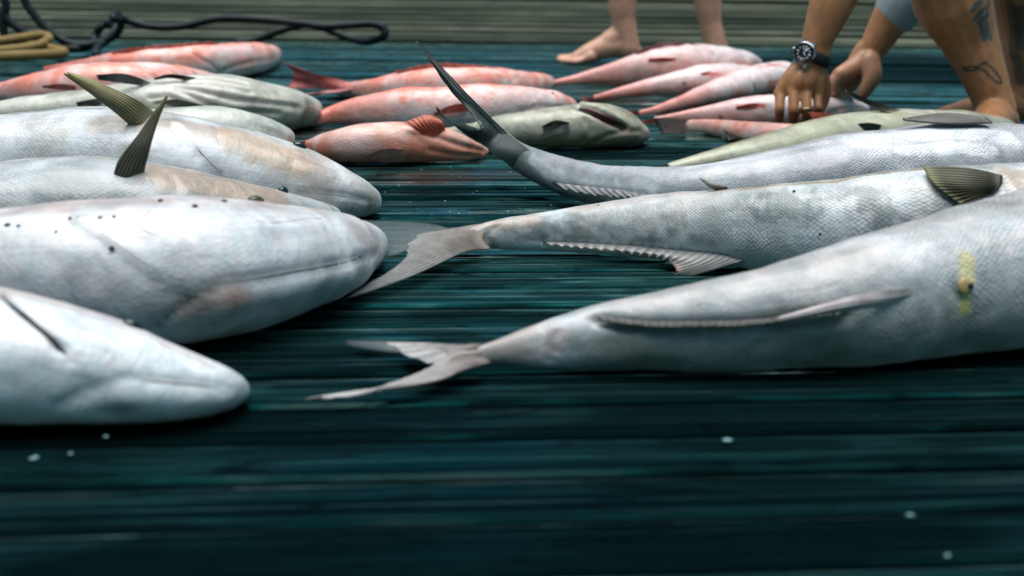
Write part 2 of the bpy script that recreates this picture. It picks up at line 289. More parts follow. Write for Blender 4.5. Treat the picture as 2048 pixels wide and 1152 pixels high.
def box_vf(x0, x1, y0, y1, z0, z1):
    v = [(x0, y0, z0), (x1, y0, z0), (x1, y1, z0), (x0, y1, z0), (x0, y0, z1), (x1, y0, z1), (x1, y1, z1), (x0, y1, z1)]
    return v, [(3, 2, 1, 0), (4, 5, 6, 7), (0, 1, 5, 4), (1, 2, 6, 5), (2, 3, 7, 6), (3, 0, 4, 7)]
dock = empty('dock'); dock.rotation_euler = (0, 0, YAW); tag(dock, kind='structure')
dock['label'] = 'wet dark teal planked wooden dock'
bpy.context.view_layer.update()
PITCHB, BW = 0.0942, 0.0820
def plank_mesh(seed, length=9.0, nx=90, ny=26):
    r = np.random.default_rng(seed)
    xs = np.linspace(-length/2, length/2, nx)
    t = np.linspace(-1, 1, ny); ys = np.sign(t)*(1-(1-np.abs(t))**1.25)*BW/2
    prof = r.normal(0, 1, ny)*0.00022
    for _ in range(1): prof[r.integers(4, ny-4)] -= r.uniform(0.0005, 0.0012)
    V, Fc = [], []
    edge = np.clip((np.abs(ys)-BW/2+0.006)/0.006, 0, 1)**2*0.0045
    cup = r.uniform(-0.0012, 0.0012)
    drift = np.cumsum(r.normal(0, 1, (nx, ny)), axis=0); drift -= np.linspace(0, 1, nx)[:, None]*drift[-1]
    drift *= 0.00010; ph = r.uniform(0, 6, 3)
    for i, x in enumerate(xs):
        bow = 0.0010*math.sin(x*0.9+ph[0])+0.0007*math.sin(x*2.1+ph[1])
        tw = 0.004*math.sin(x*0.5+ph[2])
        z = prof+drift[i]-edge+cup*(1-(ys/(BW/2))**2)+bow+tw*ys
        wob = 0.0009*math.sin(x*1.7+ph[1])
        for j in range(ny): V.append((x, ys[j]+wob, z[j]))
        V.append((x, BW/2+wob, -0.032)); V.append((x, -BW/2+wob, -0.032))
    m = ny+2
    for i in range(nx-1):
        for j in range(m):
            a = i*m+j; b_ = i*m+(j+1) % m
            Fc.append((a, a+m, b_+m, b_))
    Fc.append(tuple(range(m))); Fc.append(tuple((nx-1)*m+j for j in range(m-1, -1, -1)))
    me = bpy.data.meshes.new('plank'); me.from_pydata(V, [], Fc)
    me.polygons.foreach_set('use_smooth', np.ones(len(me.polygons), dtype=bool)); me.materials.append(M['plank']); me.update()
    return me
pl_meshes = [plank_mesh(100+i) for i in range(12)]
# a joint lies under pixel (1000, 1145); boards count away from it
j0 = on_z(1000, 1145, 0.0); y_j0 = float(np.dot(j0, DY))
for k in range(-9, 76):
    yc = y_j0+(k+0.5)*PITCHB
    o = bpy.data.objects.new('plank', pl_meshes[(k*5+3) % 12]); COL.objects.link(o); o.parent = dock
    o.location = (0.35*math.sin(k*12.9)+0.2, yc+random.uniform(-.0006, .0006), random.uniform(-0.0012, 0.0008)-0.0012)
    if k % 2: o.rotation_euler = (0, 0, math.pi)
v, f = [], []
for i, x in enumerate(np.arange(-4, 4.5, 0.6)):
    bv, bf = box_vf(x-0.04, x+0.04, y_j0-1.0, y_j0+7.4, -0.24, -0.036); f += [tuple(q+len(v) for q in t_) for t_ in bf]; v += bv
jo = mesh_obj('joist_frame', v, f, M['under'], None, smooth=False); jo.parent = dock
bv, bf = box_vf(-4.4, 4.6, y_j0-1.0, y_j0+7.4, -0.30, -0.245); u_ = mesh_obj('under_deck', bv, bf, M['under'], None, smooth=False); u_.parent = dock

# low wall of weathered timbers along the back of the dock
wall = empty('timber_bulkhead', tuple(on_z(900, 84, 0.0))); tag(wall, 'long low wall of weathered olive grey timbers along the back of the dock', 'wall')
wb0 = on_z(900, 82, 0.0); wdir = YAW-math.radians(1.0)
wall.rotation_euler = (math.radians(-28), 0, wdir); bpy.context.view_layer.update()
def timber_mesh(hh, seed, length=9.0, depth=0.09):
    r = np.random.default_rng(seed); nx, nz = 60, 9
    V, Fc = [], []
    zs = np.linspace(0, hh, nz); pr = r.normal(0, 0.0012, nz); pr[0] += 0.006; pr[-1] += 0.006
    dr = np.cumsum(r.normal(0, 0.0004, (nx, nz)), axis=0)
    for i, x in enumerate(np.linspace(-length/2, length/2, nx)):
        for j in range(nz): V.append((x, pr[j]+dr[i, j], zs[j]+0.002*math.sin(x*1.3+seed)))
        V.append((x, depth, hh)); V.append((x, depth, 0))
    m = nz+2
    for i in range(nx-1):
        for j in range(m): Fc.append((i*m+j, i*m+(j+1) % m, (i+1)*m+(j+1) % m, (i+1)*m+j))
    Fc.append(tuple(range(m-1, -1, -1))); Fc.append(tuple((nx-1)*m+j for j in range(m)))
    me = bpy.data.meshes.new('timber'); me.from_pydata(V, [], Fc); me.materials.append(M['oldwood']); me.polygons.foreach_set('use_smooth', np.ones(len(me.polygons), dtype=bool)); me.update(); return me
z = 0.004
for i, hh in enumerate([0.034, 0.026, 0.036, 0.030, 0.030, 0.038]):
    o = bpy.data.objects.new('timber', timber_mesh(hh, 40+i)); COL.objects.link(o); o.parent = wall
    o.location = (0, random.uniform(-0.006, 0.006), z); z += hh+0.004
bv, bf = box_vf(-4.4, 4.4, 0.07, 0.12, 0.0, z-0.01); o = mesh_obj('backing_beam', bv, bf, M['under'], None, smooth=False); o.parent = wall

# ------------------------------------------------------------------ fish
def gsmooth(a, sig):
    if sig <= 0: return a
    k = int(3*sig)+1; ker = np.exp(-0.5*(np.arange(-k, k+1)/sig)**2); ker /= ker.sum()
    one = a.ndim == 1
    if one: a = a[:, None]
    lo = 2*a[0]-a[1:k+1][::-1]; hi = 2*a[-1]-a[-k-1:-1][::-1]
    p = np.vstack([lo, a, hi]); out = np.stack([np.convolve(p[:, c], ker, 'valid') for c in range(a.shape[1])], 1)
    return out[:, 0] if one else out
def poly_px(pts, step=4.0):
    pts = np.array(pts, float); out = [pts[0]]
    for a, b in zip(pts[:-1], pts[1:]):
        n = max(1, int(np.linalg.norm(b-a)/step))
        for i in range(1, n+1): out.append(a+(b-a)*i/n)
    return np.array(out)
def catmull(pts, n):
    P = np.array(pts, float)
    if len(P) == 2: return P[0]+(P[1]-P[0])*np.linspace(0, 1, n)[:, None]
    P = np.vstack([2*P[0]-P[1], P, 2*P[-1]-P[-2]])
    m = len(P)-3; t = np.linspace(0, m, n); i = np.minimum(t.astype(int), m-1); f = (t-i)[:, None]
    p0, p1, p2, p3 = P[i], P[i+1], P[i+2], P[i+3]
    return 0.5*((2*p1)+(-p0+p2)*f+(2*p0-5*p1+4*p2-p3)*f*f+(-p0+3*p1-3*p2+p3)*f**3)

class Fish:
    def __init__(self, name, st, phi0=40.0, k=1.2, ds=0.0035, ns=84, sig=0.02, lift=0.0, tail_k=None, power=0.88):
        self.name = name
        C, V = [], []
        for s in st:
            if len(s) == 3: x1, y1, x2, y2, lf = s[0], s[1], s[0], s[2], lift
            elif len(s) == 4: x1, y1, x2, y2, lf = s[0], s[1], s[0], s[2], s[3]
            else: x1, y1, x2, y2, lf = s
            e = math.hypot(x1-x2, y1-y2)/2; v = 0.04
            for _ in range(8):
                c = on_z((x1+x2)/2, (y1+y2)/2, v+lf); v = e*c[1]/F_PX
            C.append(c); V.append(v)
        C = np.array(C); V = np.array(V)
        arc = np.r_[0, np.cumsum(np.linalg.norm(np.diff(C, axis=0), axis=1))]
        n = int(arc[-1]/ds)+2; a = np.linspace(0, arc[-1], n)
        Cs = np.stack([np.interp(a, arc, C[:, i]) for i in range(3)], 1); Vs = np.interp(a, arc, V)
        sg = sig/ds
        Cs = gsmooth(Cs, sg); Vs = np.maximum(gsmooth(Vs, sg*0.6), 0.002)
        T = np.gradient(Cs, axis=0); T /= np.linalg.norm(T, axis=1)[:, None]
        # rounded nose and tail ends
        nc = 12; cap = 0.5*Vs[0]; tt = np.linspace(1, 0.08, nc)
        pre = Cs[0]-T[0]*(cap*tt)[:, None]; prv = Vs[0]*np.sqrt(np.maximum(1-tt**2, 0.0004))
        capt = 0.5*Vs[-1]; t2 = np.linspace(0.1, 1, 6)
        pos = Cs[-1]+T[-1]*(capt*t2)[:, None]; pov = Vs[-1]*np.sqrt(np.maximum(1-t2**2, 0.0004))
        self.C = np.vstack([pre, Cs, pos]); self.v = np.r_[prv, Vs, pov]
        self.T = np.vstack([np.repeat(T[:1], nc, 0), T, np.repeat(T[-1:], 6, 0)])
        s = np.r_[0, np.cumsum(np.linalg.norm(np.diff(self.C, axis=0), axis=1))]; self.s = s
        up = np.array([0, 0, 1.0]); side = np.cross(self.T, up); side /= np.linalg.norm(side, axis=1)[:, None]
        upv = np.cross(side, self.T); self.side, self.upv = side, upv
        if tail_k is None: kk = np.full(len(s), k)
        else: kk = k+(tail_k-k)*sstep(0.55*s[-1], s[-1]*0.98, s)
        self.ns = ns; ph = np.linspace(-math.pi, math.pi, ns, endpoint=False); self.ph = ph
        self.w = self.v*kk
        cph, sph = np.cos(ph), np.sin(ph)
        sp = lambda x, p: np.sign(x)*np.abs(x)**p
        self.P = self.C[:, None, :]+upv[:, None, :]*(self.v[:, None]*sp(cph, power)[None])[..., None]+side[:, None, :]*(self.w[:, None]*sp(sph, power)[None])[..., None]
        nr = len(s)
        self.nr = nr
        self.alpha = np.abs((np.degrees(ph)-phi0+180) % 360-180)[None].repeat(nr, 0)       # 0 = back ridge, 180 = belly line
        self.salpha = ((np.degrees(ph)-phi0+180) % 360-180)[None].repeat(nr, 0)             # signed
        self.S = s[:, None].repeat(ns, 1)
        i, j = np.meshgrid(np.arange(nr-1), np.arange(ns), indexing='ij')
        a_ = i*ns+j; b_ = i*ns+(j+1) % ns
        self.F = np.stack([a_, b_, b_+ns, a_+ns], -1).reshape(-1, 4)
        self.P = self.P.reshape(-1, 3)
        self.P[:, 2] = np.maximum(self.P[:, 2], 0.0015)
        self.S = self.S.ravel(); self.alpha = self.alpha.ravel(); self.salpha = self.salpha.ravel()
        r = np.maximum(self.v, 0.012); us = np.r_[0, np.cumsum(np.diff(s)/(0.5*(r[1:]+r[:-1])))]*0.055
        uv = np.zeros((nr, ns, 2)); uv[..., 0] = us[:, None]; uv[..., 1] = (ph*0.055*1.08)[None]
        self.uv = uv.reshape(-1, 2)
        self.disp = np.zeros(len(self.P)); self.scl = np.ones(len(self.P)); self.col = np.ones((len(self.P), 3))*0.5
        self.normals(); self.bvh = BVHTree.FromPolygons([tuple(p) for p in self.P], [tuple(int(q) for q in f) for f in self.F])
    def normals(self):
        Q = self.P.reshape(self.nr, self.ns, 3)
        du = np.gradient(Q, axis=0); dv = np.roll(Q, -1, 1)-np.roll(Q, 1, 1)
        n = np.cross(du.reshape(-1, 3), dv.reshape(-1, 3)); ln = np.linalg.norm(n, axis=1); ln[ln == 0] = 1
        n /= ln[:, None]
        out = self.P-np.repeat(self.C, self.ns, 0)
        sg = np.sign((n*out).sum(1)); sg[sg == 0] = 1
        self.n = n*sg[:, None]
    def hit(self, px, py):
        d = ray(px, py); h = self.bvh.ray_cast(Vector(CC), Vector(d))
        if h[0] is not None: return np.array(h[0]), np.array(h[1])
        # just off the outline: take the nearest place of the body
        dpt = self.C[np.argmin(np.linalg.norm(np.cross(self.C-CC, d), axis=1))]
        q = CC+d*np.dot(dpt-CC, d); h = self.bvh.find_nearest(Vector(q)); return np.array(h[0]), np.array(h[1])
    def line(self, pts, step=4.0): return np.array([self.hit(x, y)[0] for x, y in poly_px(pts, step)])
    def dist(self, L):
        d = np.full(len(self.P), 9.0); idx = np.zeros(len(self.P), int)
        lo, hi = L.min(0)-0.06, L.max(0)+0.06
        m = np.where(((self.P > lo) & (self.P < hi)).all(1))[0]
        if len(m):
            D = np.linalg.norm(self.P[m][:, None, :]-L[None], axis=2); k = D.argmin(1); d[m] = D[np.arange(len(m)), k]; idx[m] = k
        return d, idx
    def paint_base(self, back, flank, belly, a0=35, a1=75, a2=120, a3=155, seed=1, namp=22):
        a = self.alpha+(fbm(self.P, 16, seed)-0.5)*2*namp
        t1 = sstep(a0, a1, a)[:, None]; t2 = sstep(a2, a3, a)[:, None]
        c = np.array(back)*(1-t1)+np.array(flank)*t1; self.col = c*(1-t2)+np.array(belly)*t2
    def blotch(self, col, scale, lo, hi, strength, seed, a_rng=None, s_rng=None):
        m = sstep(lo, hi, fbm(self.P, scale, seed, 4))*strength
        if a_rng: m *= sstep(a_rng[0]-12, a_rng[0]+12, self.alpha)*(1-sstep(a_rng[1]-12, a_rng[1]+12, self.alpha))
        if s_rng: m *= sstep(s_rng[0]-.02, s_rng[0]+.02, self.S)*(1-sstep(s_rng[1]-.02, s_rng[1]+.02, self.S))
        self.col = self.col*(1-m[:, None])+np.array(col)*m[:, None]
    def stain(self, pts, col, rad, strength=1.0, soft=0.6, seed=3, ns_=60, nm=0.5):
        d, _ = self.dist(self.line(pts)); d = d*(1+nm*(fbm(self.P, ns_, seed)-0.5)*2)
        m = (1-sstep(rad*(1-soft), rad*(1+soft*0.5), d))*strength
        self.col = self.col*(1-m[:, None])+np.array(col)*m[:, None]
    def groove(self, pts, depth, width, dark=0.0, dcol=(0.02, 0.02, 0.02)):
        d, _ = self.dist(self.line(pts)); g = np.exp(-(d/width)**2); self.disp -= depth*g
        if dark: 
            m = (np.exp(-(d/(width*0.8))**2)*dark)[:, None]; self.col = self.col*(1-m)+np.array(dcol)*m
    def ridge(self, pts, h, width): self.groove(pts, -h, width)
    def step(self, pts, h, width=0.02, lip=0.35):
        """flap edge: body behind the line (towards the tail) is lower"""
        L = self.line(pts); d, k = self.dist(L)
        Ls = np.array([self.s[np.argmin(np.linalg.norm(self.C-q, axis=1))] for q in L])
        near = d < 8; behind = (self.S > Ls[k]) & near
        self.disp -= np.where(behind, h*np.exp(-(d/width)**1.3)*(1-np.exp(-d/0.0022)), 0)
        self.disp += np.where(~behind & near, h*lip*np.exp(-(d/(width*0.8))**1.5), 0)
    def bare(self, smin=None, amin=None):
        if smin is not None: self.scl *= sstep(smin-0.03, smin+0.05, self.S)
        if amin is not None: self.scl *= amin
    def build(self, mat, label, cat='fish', group=None, sag=0.0022):
        self.disp += (fbm(self.P, 13, 77, 3)-0.5)*2*sag*2.2*np.clip(np.repeat(self.v, self.ns)/0.05, 0, 1)+(fbm(self.P*np.array([1, 1.6, 1.6]), 60, 78, 2)-0.5)*0.0012
        P = self.P+self.n*self.disp[:, None]; P[:, 2] = np.maximum(P[:, 2], 0.0015)
        base = np.array([self.C[:, 0].mean(), self.C[:, 1].mean(), 0.0])
        o = mesh_obj(self.name, P-base, self.F, mat, None, self.col, self.uv, True, {'scl': np.clip(self.scl, 0, 1)})
        o.location = base; bpy.context.view_layer.update(); self.bvhd = BVHTree.FromPolygons([tuple(p) for p in P], [tuple(int(q) for q in f) for f in self.F])
        tag(o, label, cat, group); self.o = o; return o
    # ---- parts
    def pt(self, p):
        if len(p) == 2 or p[2] == 's':
            h, n = self.hit(p[0], p[1]); return h-ray(p[0], p[1])*-0.004
        if p[2] == 'd': return on_d(p[0], p[1], p[3])
        if p[2] == 'z': return on_z(p[0], p[1], p[3])
        if p[2] == 'o':                      # offset (metres towards camera) from the body surface under another pixel
            h, n = self.hit(p[4], p[5]); return on_d(p[0], p[1], h[1]-p[3])
    def fin(self, name, rows, c_root, c_tip, rays=14, mat='fin', nu=26, nv=None, corr=0.0012, thick=0.0016, ragged=0.0, dark=0.35, label=None, edge=None, seed=0, alpha=None, inset=0.0):
        nv = nv or rays*4+1
        R = np.array([catmull([self.pt(p) for p in r], nv) for r in rows])         # rows x nv x 3
        U = np.linspace(0, len(R)-1, nu)
        G = np.stack([catmull(R[:, j], nu) for j in range(nv)], 1)                  # nu x nv x 3
        r = np.random.default_rng(seed+11)
        if ragged:
            cut = 1-ragged*np.abs(np.interp(np.arange(nv), np.arange(0, nv+3, 2), r.normal(0, 0.6, len(np.arange(0, nv+3, 2)))))
            tt = np.linspace(0, 1, nu)
            for j in range(nv):
                q = tt*np.clip(cut[j], 0.6, 1); G[:, j] = np.stack([np.interp(q, tt, G[:, j, c]) for c in range(3)], 1)
        n = np.cross(np.gradient(G, axis=0).reshape(-1, 3), np.gradient(G, axis=1).reshape(-1, 3)); ln = np.linalg.norm(n, axis=1); ln[ln == 0] = 1; n = (n/ln[:, None]).reshape(G.shape)
        vv = np.linspace(0, 1, nv); w = np.cos(2*math.pi*rays*vv); tt = np.linspace(0, 1, nu)
        G = G+n*(corr*w[None]*np.minimum(1, tt*5)[:, None])[..., None]
        c = np.array(c_root)[None, None]*(1-tt[:, None, None])+np.array(c_tip)[None, None]*tt[:, None, None]
        c = c*(1-dark*0.5*(1+w)[None, :, None])*np.ones((nu, nv, 1))
        if edge is not None:
            e = sstep(0.82, 0.98, tt)[:, None, None]; c = c*(1-e)+np.array(edge)*e
        th = thick*(1-0.75*tt)[:, None, None]
        V = np.concatenate([(G+n*th/2).reshape(-1, 3), (G-n*th/2).reshape(-1, 3)])
        K = nu*nv; i, j = np.meshgrid(np.arange(nu-1), np.arange(nv-1), indexing='ij'); a = (i*nv+j).ravel()
        top = np.stack([a, a+1, a+nv+1, a+nv], 1); bot = np.stack([a+K, a+nv+K, a+nv+1+K, a+1+K], 1)
        rim = [q for q in range(nv)]+[q*nv+nv-1 for q in range(1, nu)]+[(nu-1)*nv+q for q in range(nv-2, -1, -1)]+[q*nv for q in range(nu-2, 0, -1)]
        rf = [(rim[q], rim[q]+K, rim[(q+1) % len(rim)]+K, rim[(q+1) % len(rim)]) for q in range(len(rim))]
        cc = np.concatenate([c.reshape(-1, 3)]*2)
        ex = None
        if alpha is not None:
            al = (alpha[0]+(alpha[1]-alpha[0])*tt**.8)[:, None]*(0.8+0.2*(1+w)/2)[None]; ex = {'opac': np.concatenate([al.ravel()]*2)}
        base = np.array(self.o.location)
        o = mesh_obj(name, V, list(map(tuple, top))+list(map(tuple, bot))+rf, M[mat], self.o, cc, extra=ex)
        if label: o['label'] = label
        return o
    def ellipsoid(self, name, px, py, rx, ry, rz, mat, parent=None, tilt=0.0, push=0.0):
        h, n = self.hit(px, py); n = Vector(n); 
        if n.dot(Vector(CC-h)) < 0: n = -n
        i = np.argmin(np.linalg.norm(self.C-h, axis=1)); t = Vector(self.T[i]); t = (t-n*t.dot(n)).normalized(); b = n.cross(t)
        t, b = t*math.cos(tilt)+b*math.sin(tilt), b*math.cos(tilt)-t*math.sin(tilt)
        V, Fc = [], []; nu, nv = 10, 16
        for a in range(nu+1):
            th = math.pi*a/nu
            for c in range(nv):
                p = 2*math.pi*c/nv; q = Vector(h)+n*push+t*(rx*math.sin(th)*math.cos(p))+b*(ry*math.sin(th)*math.sin(p))+n*(rz*math.cos(th)); V.append(q)
        for a in range(nu):
            for c in range(nv): Fc.append((a*nv+c, a*nv+(c+1) % nv, (a+1)*nv+(c+1) % nv, (a+1)*nv+c))
        return mesh_obj(name, V, Fc, M[mat], parent or self.o)
    def seam(self, name, pts, r, mat, taper=True, sink=0.3):
        plen = sum(math.dist(p, q) for p, q in zip(pts[:-1], pts[1:])); L = [self.hit(x, y) for x, y in poly_px(pts, min(5.0, plen/16))]; P = np.array([h for h, n in L]); Nn = np.array([n for h, n in L])
        tr = np.array([self.bvhd.find_nearest(Vector(p))[0] for p in P]); P = gsmooth(tr, 1.5)-Nn*r*sink
        T = np.gradient(P, axis=0); T /= np.linalg.norm(T, axis=1)[:, None]; V, Fc = [], []; k = 8; m = len(P)
        for i in range(m):
            rr = r*(min(1, 0.15+3*min(i, m-1-i)/m) if taper else 1); a = np.cross(T[i], Nn[i]); a /= np.linalg.norm(a)
            for q in range(k): an = 2*math.pi*q/k; V.append(P[i]+(a*math.cos(an)+Nn[i]*math.sin(an))*rr)
        for i in range(m-1):
            for q in range(k): Fc.append((i*k+q, i*k+(q+1) % k, (i+1)*k+(q+1) % k, (i+1)*k+q))
        return mesh_obj(name, V, Fc, M[mat], self.o)
    def eye(self, px, py, r=0.008, tilt=0.0, ring='eye_ring', flat=0.45):
        e = self.ellipsoid('eye', px, py, r, r*0.62, r*flat, ring, tilt=tilt); self.ellipsoid('pupil', px, py, r*0.95, r*0.60, r*flat*1.16, 'eye', e, tilt=tilt, push=0.0012)
WHITE = (0.62, 0.66, 0.70); PALE = (0.50, 0.54, 0.57); GREY = (0.36, 0.38, 0.39); MAUVE = (0.46, 0.42, 0.43); BROWN = (0.36, 0.28, 0.23); OLIVE = (0.16, 0.17, 0.09)
PINK = (0.92, 0.26, 0.16); PINKW = (0.90, 0.58, 0.53); CORAL = (0.72, 0.15, 0.09); SALMON = (0.66, 0.24, 0.16); RED = (0.50, 0.05, 0.035)
GREEN_P = (0.42, 0.44, 0.33); GREEN_D = (0.17, 0.17, 0.10); CREAM = (0.60, 0.60, 0.54)

# --- front right cobia, belly towards us
R3 = Fish('cobia', [(3300, 440, 520), (3220, 395, 545), (3100, 350, 570), (2800, 305, 605), (2500, 305, 640), (2250, 340, 668), (2048, 385, 694), (1900, 425, 712), (1800, 455, 724), (1700, 482, 736), (1600, 514, 743), (1480, 549, 747), (1400, 566, 747), (1300, 584, 746), (1200, 605, 745), (1120, 630, 743, .002), (1060, 652, 738, .005), (1020, 668, 733, .008), (985, 684, 728, .010), (950, 695, 722, .012), (915, 704, 722, .012)], phi0=75, k=1.15, tail_k=0.75)
R3.paint_base((0.42, 0.37, 0.37), (0.47, 0.45, 0.45), PALE, 20, 60, 95, 165, seed=11)
R3.blotch((0.27, 0.28, 0.28), 20, .46, .62, .65, 12); R3.blotch((0.66, 0.67, 0.70), 12, .5, .68, .6, 13)
R3.blotch((0.15, 0.18, 0.165), 26, .40, .60, .75, 14, (150, 181)); R3.blotch((0.36, 0.38, 0.36), 30, .5, .62, .7, 15, (140, 181))  # dark olive mottling low on the flank, partly standing in for underside shade
R3.stain([(910, 712), (960, 708), (1000, 700)], (0.46, 0.40, 0.37), .03, .8); R3.stain([(1030, 680), (1080, 665)], (0.42, 0.35, 0.31), .025, .5)
R3.stain([(1130, 680), (1180, 660)], WHITE, .03, .6)
R3.stain([(1105, 690), (1112, 678)], (0.50, 0.36, 0.36), .012, .6)
R3.stain([(1934, 520), (1935, 556)], (0.60, 0.50, 0.02), .0085, 1.0, .3, nm=.2); R3.stain([(1929, 590), (1929, 620)], (0.60, 0.50, 0.02), .0055, 1.0, .3, nm=.2)
R3.stain([(1960, 520), (2040, 490)], WHITE, .05, .4)
R3.stain([(1660, 700), (1850, 672), (2040, 660)], (0.34, 0.33, 0.31), .02, .5)
R3.stain([(1230, 700), (1350, 712), (1500, 712), (1650, 700), (1800, 680)], (0.13, 0.16, 0.14), .030, .75, .8, nm=.8, ns_=45)  # darkens the lower flank: mottled pigment with some underside shade painted in
R3.groove([(1085, 655), (1092, 690), (1098, 722)], .0025, .004)
R3.groove([(1112, 665), (1104, 690), (1110, 705)], .002, .003, .3, (.2, .15, .14))
R3.groove([(1195, 636), (1240, 648), (1300, 655), (1400, 655), (1560, 645), (1700, 630)], .006, .006, .55, (.05, .06, .05))
R3.stain([(1925, 572)], (0.40, 0.30, 0.16), .0075, .8); R3.groove([(1905, 572), (1912, 590), (1930, 595)], .002, .003)
R3.ridge([(1930, 572)], .004, .007)
R3.bare(0.22)
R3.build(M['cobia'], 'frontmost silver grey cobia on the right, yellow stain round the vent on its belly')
R3.ellipsoid('vent_rim', 1927, 572, .0066, .0066, .0016, 'vent_skin', push=.0022)
R3.ellipsoid('vent', 1936, 571, .0028, .0028, .0015, 'dark', push=.0040)
R3.fin('anal_fin', [[(1195, 634), (1300, 643), (1400, 643), (1500, 640), (1600, 630), (1700, 615)], [(1205, 641, 'o', .004, 1215, 645), (1300, 652, 'o', .008, 1300, 650), (1400, 653, 'o', .010, 1400, 650), (1490, 650, 'o', .012, 1490, 648), (1580, 640, 'o', .012, 1590, 640), (1680, 628, 'o', .008, 1690, 626)]], (0.30, 0.29, 0.28), (0.05, 0.055, 0.05), rays=30, nu=10, thick=.002, ragged=.25, corr=.0003, dark=.4, edge=(0.14, 0.13, 0.12))
R3.fin('anal_fin_blade', [[(1850, 574), (1845, 586), (1800, 606)], [(1720, 592, 'o', .010, 1720, 600), (1710, 606, 'o', .016, 1710, 606), (1690, 620, 'o', .014, 1700, 616)], [(1556, 637, 'o', .020, 1600, 638), (1556, 639, 'o', .022, 1600, 638), (1557, 641, 'o', .020, 1600, 640)]], (0.60, 0.57, 0.57), (0.56, 0.50, 0.50), rays=7, thick=.003, corr=.0009, dark=.25, mat='fin_solid', label='pale pointed front lobe of the anal fin')
R3.fin('caudal_fin', [[(985, 688, 's'), (970, 706, 's'), (985, 724, 's')], [(925, 694, 'z', .022), (915, 702, 'z', .020), (908, 710, 'z', .018), (906, 716, 'z', .018), (908, 722, 'z', .016), (912, 728, 'z', .015), (918, 735, 'z', .014), (925, 742, 'z', .012)], [(850, 689, 'z', .014), (870, 700, 'z', .015), (892, 714, 'z', .016), (885, 726, 'z', .015), (880, 734, 'z', .014), (870, 744, 'z', .013), (860, 755, 'z', .012), (850, 768, 'z', .010)], [(768, 686, 'z', .010), (800, 707, 'z', .010), (866, 729, 'z', .014), (862, 735, 'z', .013), (825, 753, 'z', .011), (766, 773, 'z', .009), (693, 794, 'z', .007), (600, 798, 'z', .006)]], (0.46, 0.40, 0.37), (0.56, 0.56, 0.55), rays=14, mat='fin', thick=.003, ragged=.03, seed=3, corr=.0010, dark=.4)
R3.fin('caudal_fin_lobe', [[(785, 686, 'z', .010), (805, 706, 'z', .010)], [(690, 683, 'z', .008), (700, 690, 'z', .008)]], (0.25, 0.29, 0.30), (0.12, 0.18, 0.2), rays=5, nu=10, mat='fin_ghost', thick=.001, alpha=(.6, .12))

# --- middle right cobia
R2 = Fish('cobia', [(3000, 385, 455), (2940, 350, 480), (2800, 318, 505), (2600, 305, 525), (2300, 310, 550), (2048, 325, 566), (1850, 340, 566), (1700, 354, 558), (1600, 363, 549), (1480, 373, 536), (1400, 381, 527), (1300, 391, 517), (1200, 406, 509), (1100, 421, 504), (1020, 433, 503), (975, 443, 501), (945, 454, 499, .003), (915, 464, 497, .006), (885, 472, 494, .008)], phi0=32, k=1.2, tail_k=0.8)
R2.paint_base(BROWN, (0.42, 0.44, 0.44), (0.60, 0.62, 0.62), 8, 30, 85, 140, seed=21)
R2.blotch((0.68, 0.72, 0.75), 16, .44, .58, .9, 23, (32, 165)); R2.blotch((0.19, 0.225, 0.22), 30, .47, .58, .85, 22, (60, 140)); R2.blotch((0.16, 0.19, 0.185), 14, .50, .62, .8, 26, (85, 140)); R2.blotch((0.52, 0.36, 0.24), 34, .56, .66, .85, 25, (15, 75), (0, .66)); R2.blotch((0.70, 0.74, 0.77), 60, .52, .62, .5, 24, (40, 150))
R2.stain([(1480, 378), (1600, 366), (1850, 343)], (0.30, 0.20, 0.06), .0055, .9, .6, nm=.9)
R2.stain([(1150, 418), (1300, 396), (1460, 378)], (0.40, 0.30, 0.25), .008, .6)
R2.stain([(1200, 440), (1380, 415), (1440, 400)], (0.56, 0.54, 0.52), .022, .6)
R2.stain([(950, 455), (1000, 447), (1060, 435)], (0.42, 0.28, 0.17), .012, .6); R2.stain([(945, 480), (965, 475)], (0.46, 0.40, 0.34), .016, .9)
R2.stain([(985, 480), (1010, 480)], PALE, .015, .6)
R2.groove([(985, 455), (978, 475), (986, 500)], .004, .006, .25, (.1, .12, .11))
R2.groove([(1090, 485), (1200, 488), (1300, 492), (1480, 515)], .003, .005)
R2.step([(1990, 332), (1998, 345), (2030, 392)], .004, .012)
R2.stain([(1998, 345), (2012, 362), (2030, 388)], (0.75, 0.72, 0.70), .004, .9)
R2.stain([(2020, 350), (2040, 360)], (0.40, 0.27, 0.16), .02, .7)
R2.bare(0.2)
R2.build(M['cobia'], 'mottled grey cobia on the right between two others, olive pectoral fin lying on its side')
for x, y in [(1487, 521), (1640, 468), (1588, 382), (1197, 411)]: R2.ellipsoid('dark_fleck', x, y, .0018, .0014, .001, 'dark')
R2.fin('pectoral_fin', [[(2005, 352, 'o', .004, 2005, 352), (2002, 372, 'o', .004, 2002, 372), (1985, 388, 'o', .004, 1985, 388)], [(1930, 338, 'o', .012, 1930, 345), (1935, 372, 'o', .014, 1935, 372), (1960, 395, 'o', .012, 1960, 395)], [(1846, 335, 'o', .012, 1850, 345), (1868, 368, 'o', .012, 1868, 368), (1928, 414, 'o', .010, 1925, 410)]], (0.05, 0.06, 0.035), (0.11, 0.115, 0.035), rays=13, corr=.0014, edge=(0.25, 0.25, 0.12), dark=.5, label='olive green pectoral fin')
R2.fin('dorsal_spine', [[(1432, 379, 's'), (1455, 377, 's')], [(1415, 368, 'o', -.004, 1420, 384), (1425, 371, 'o', -.004, 1425, 384)], [(1399, 356, 'o', -.004, 1420, 384), (1400, 357, 'o', -.004, 1420, 384)]], (0.09, 0.09, 0.06), (0.40, 0.38, 0.30), rays=2, nu=8, thick=.003)
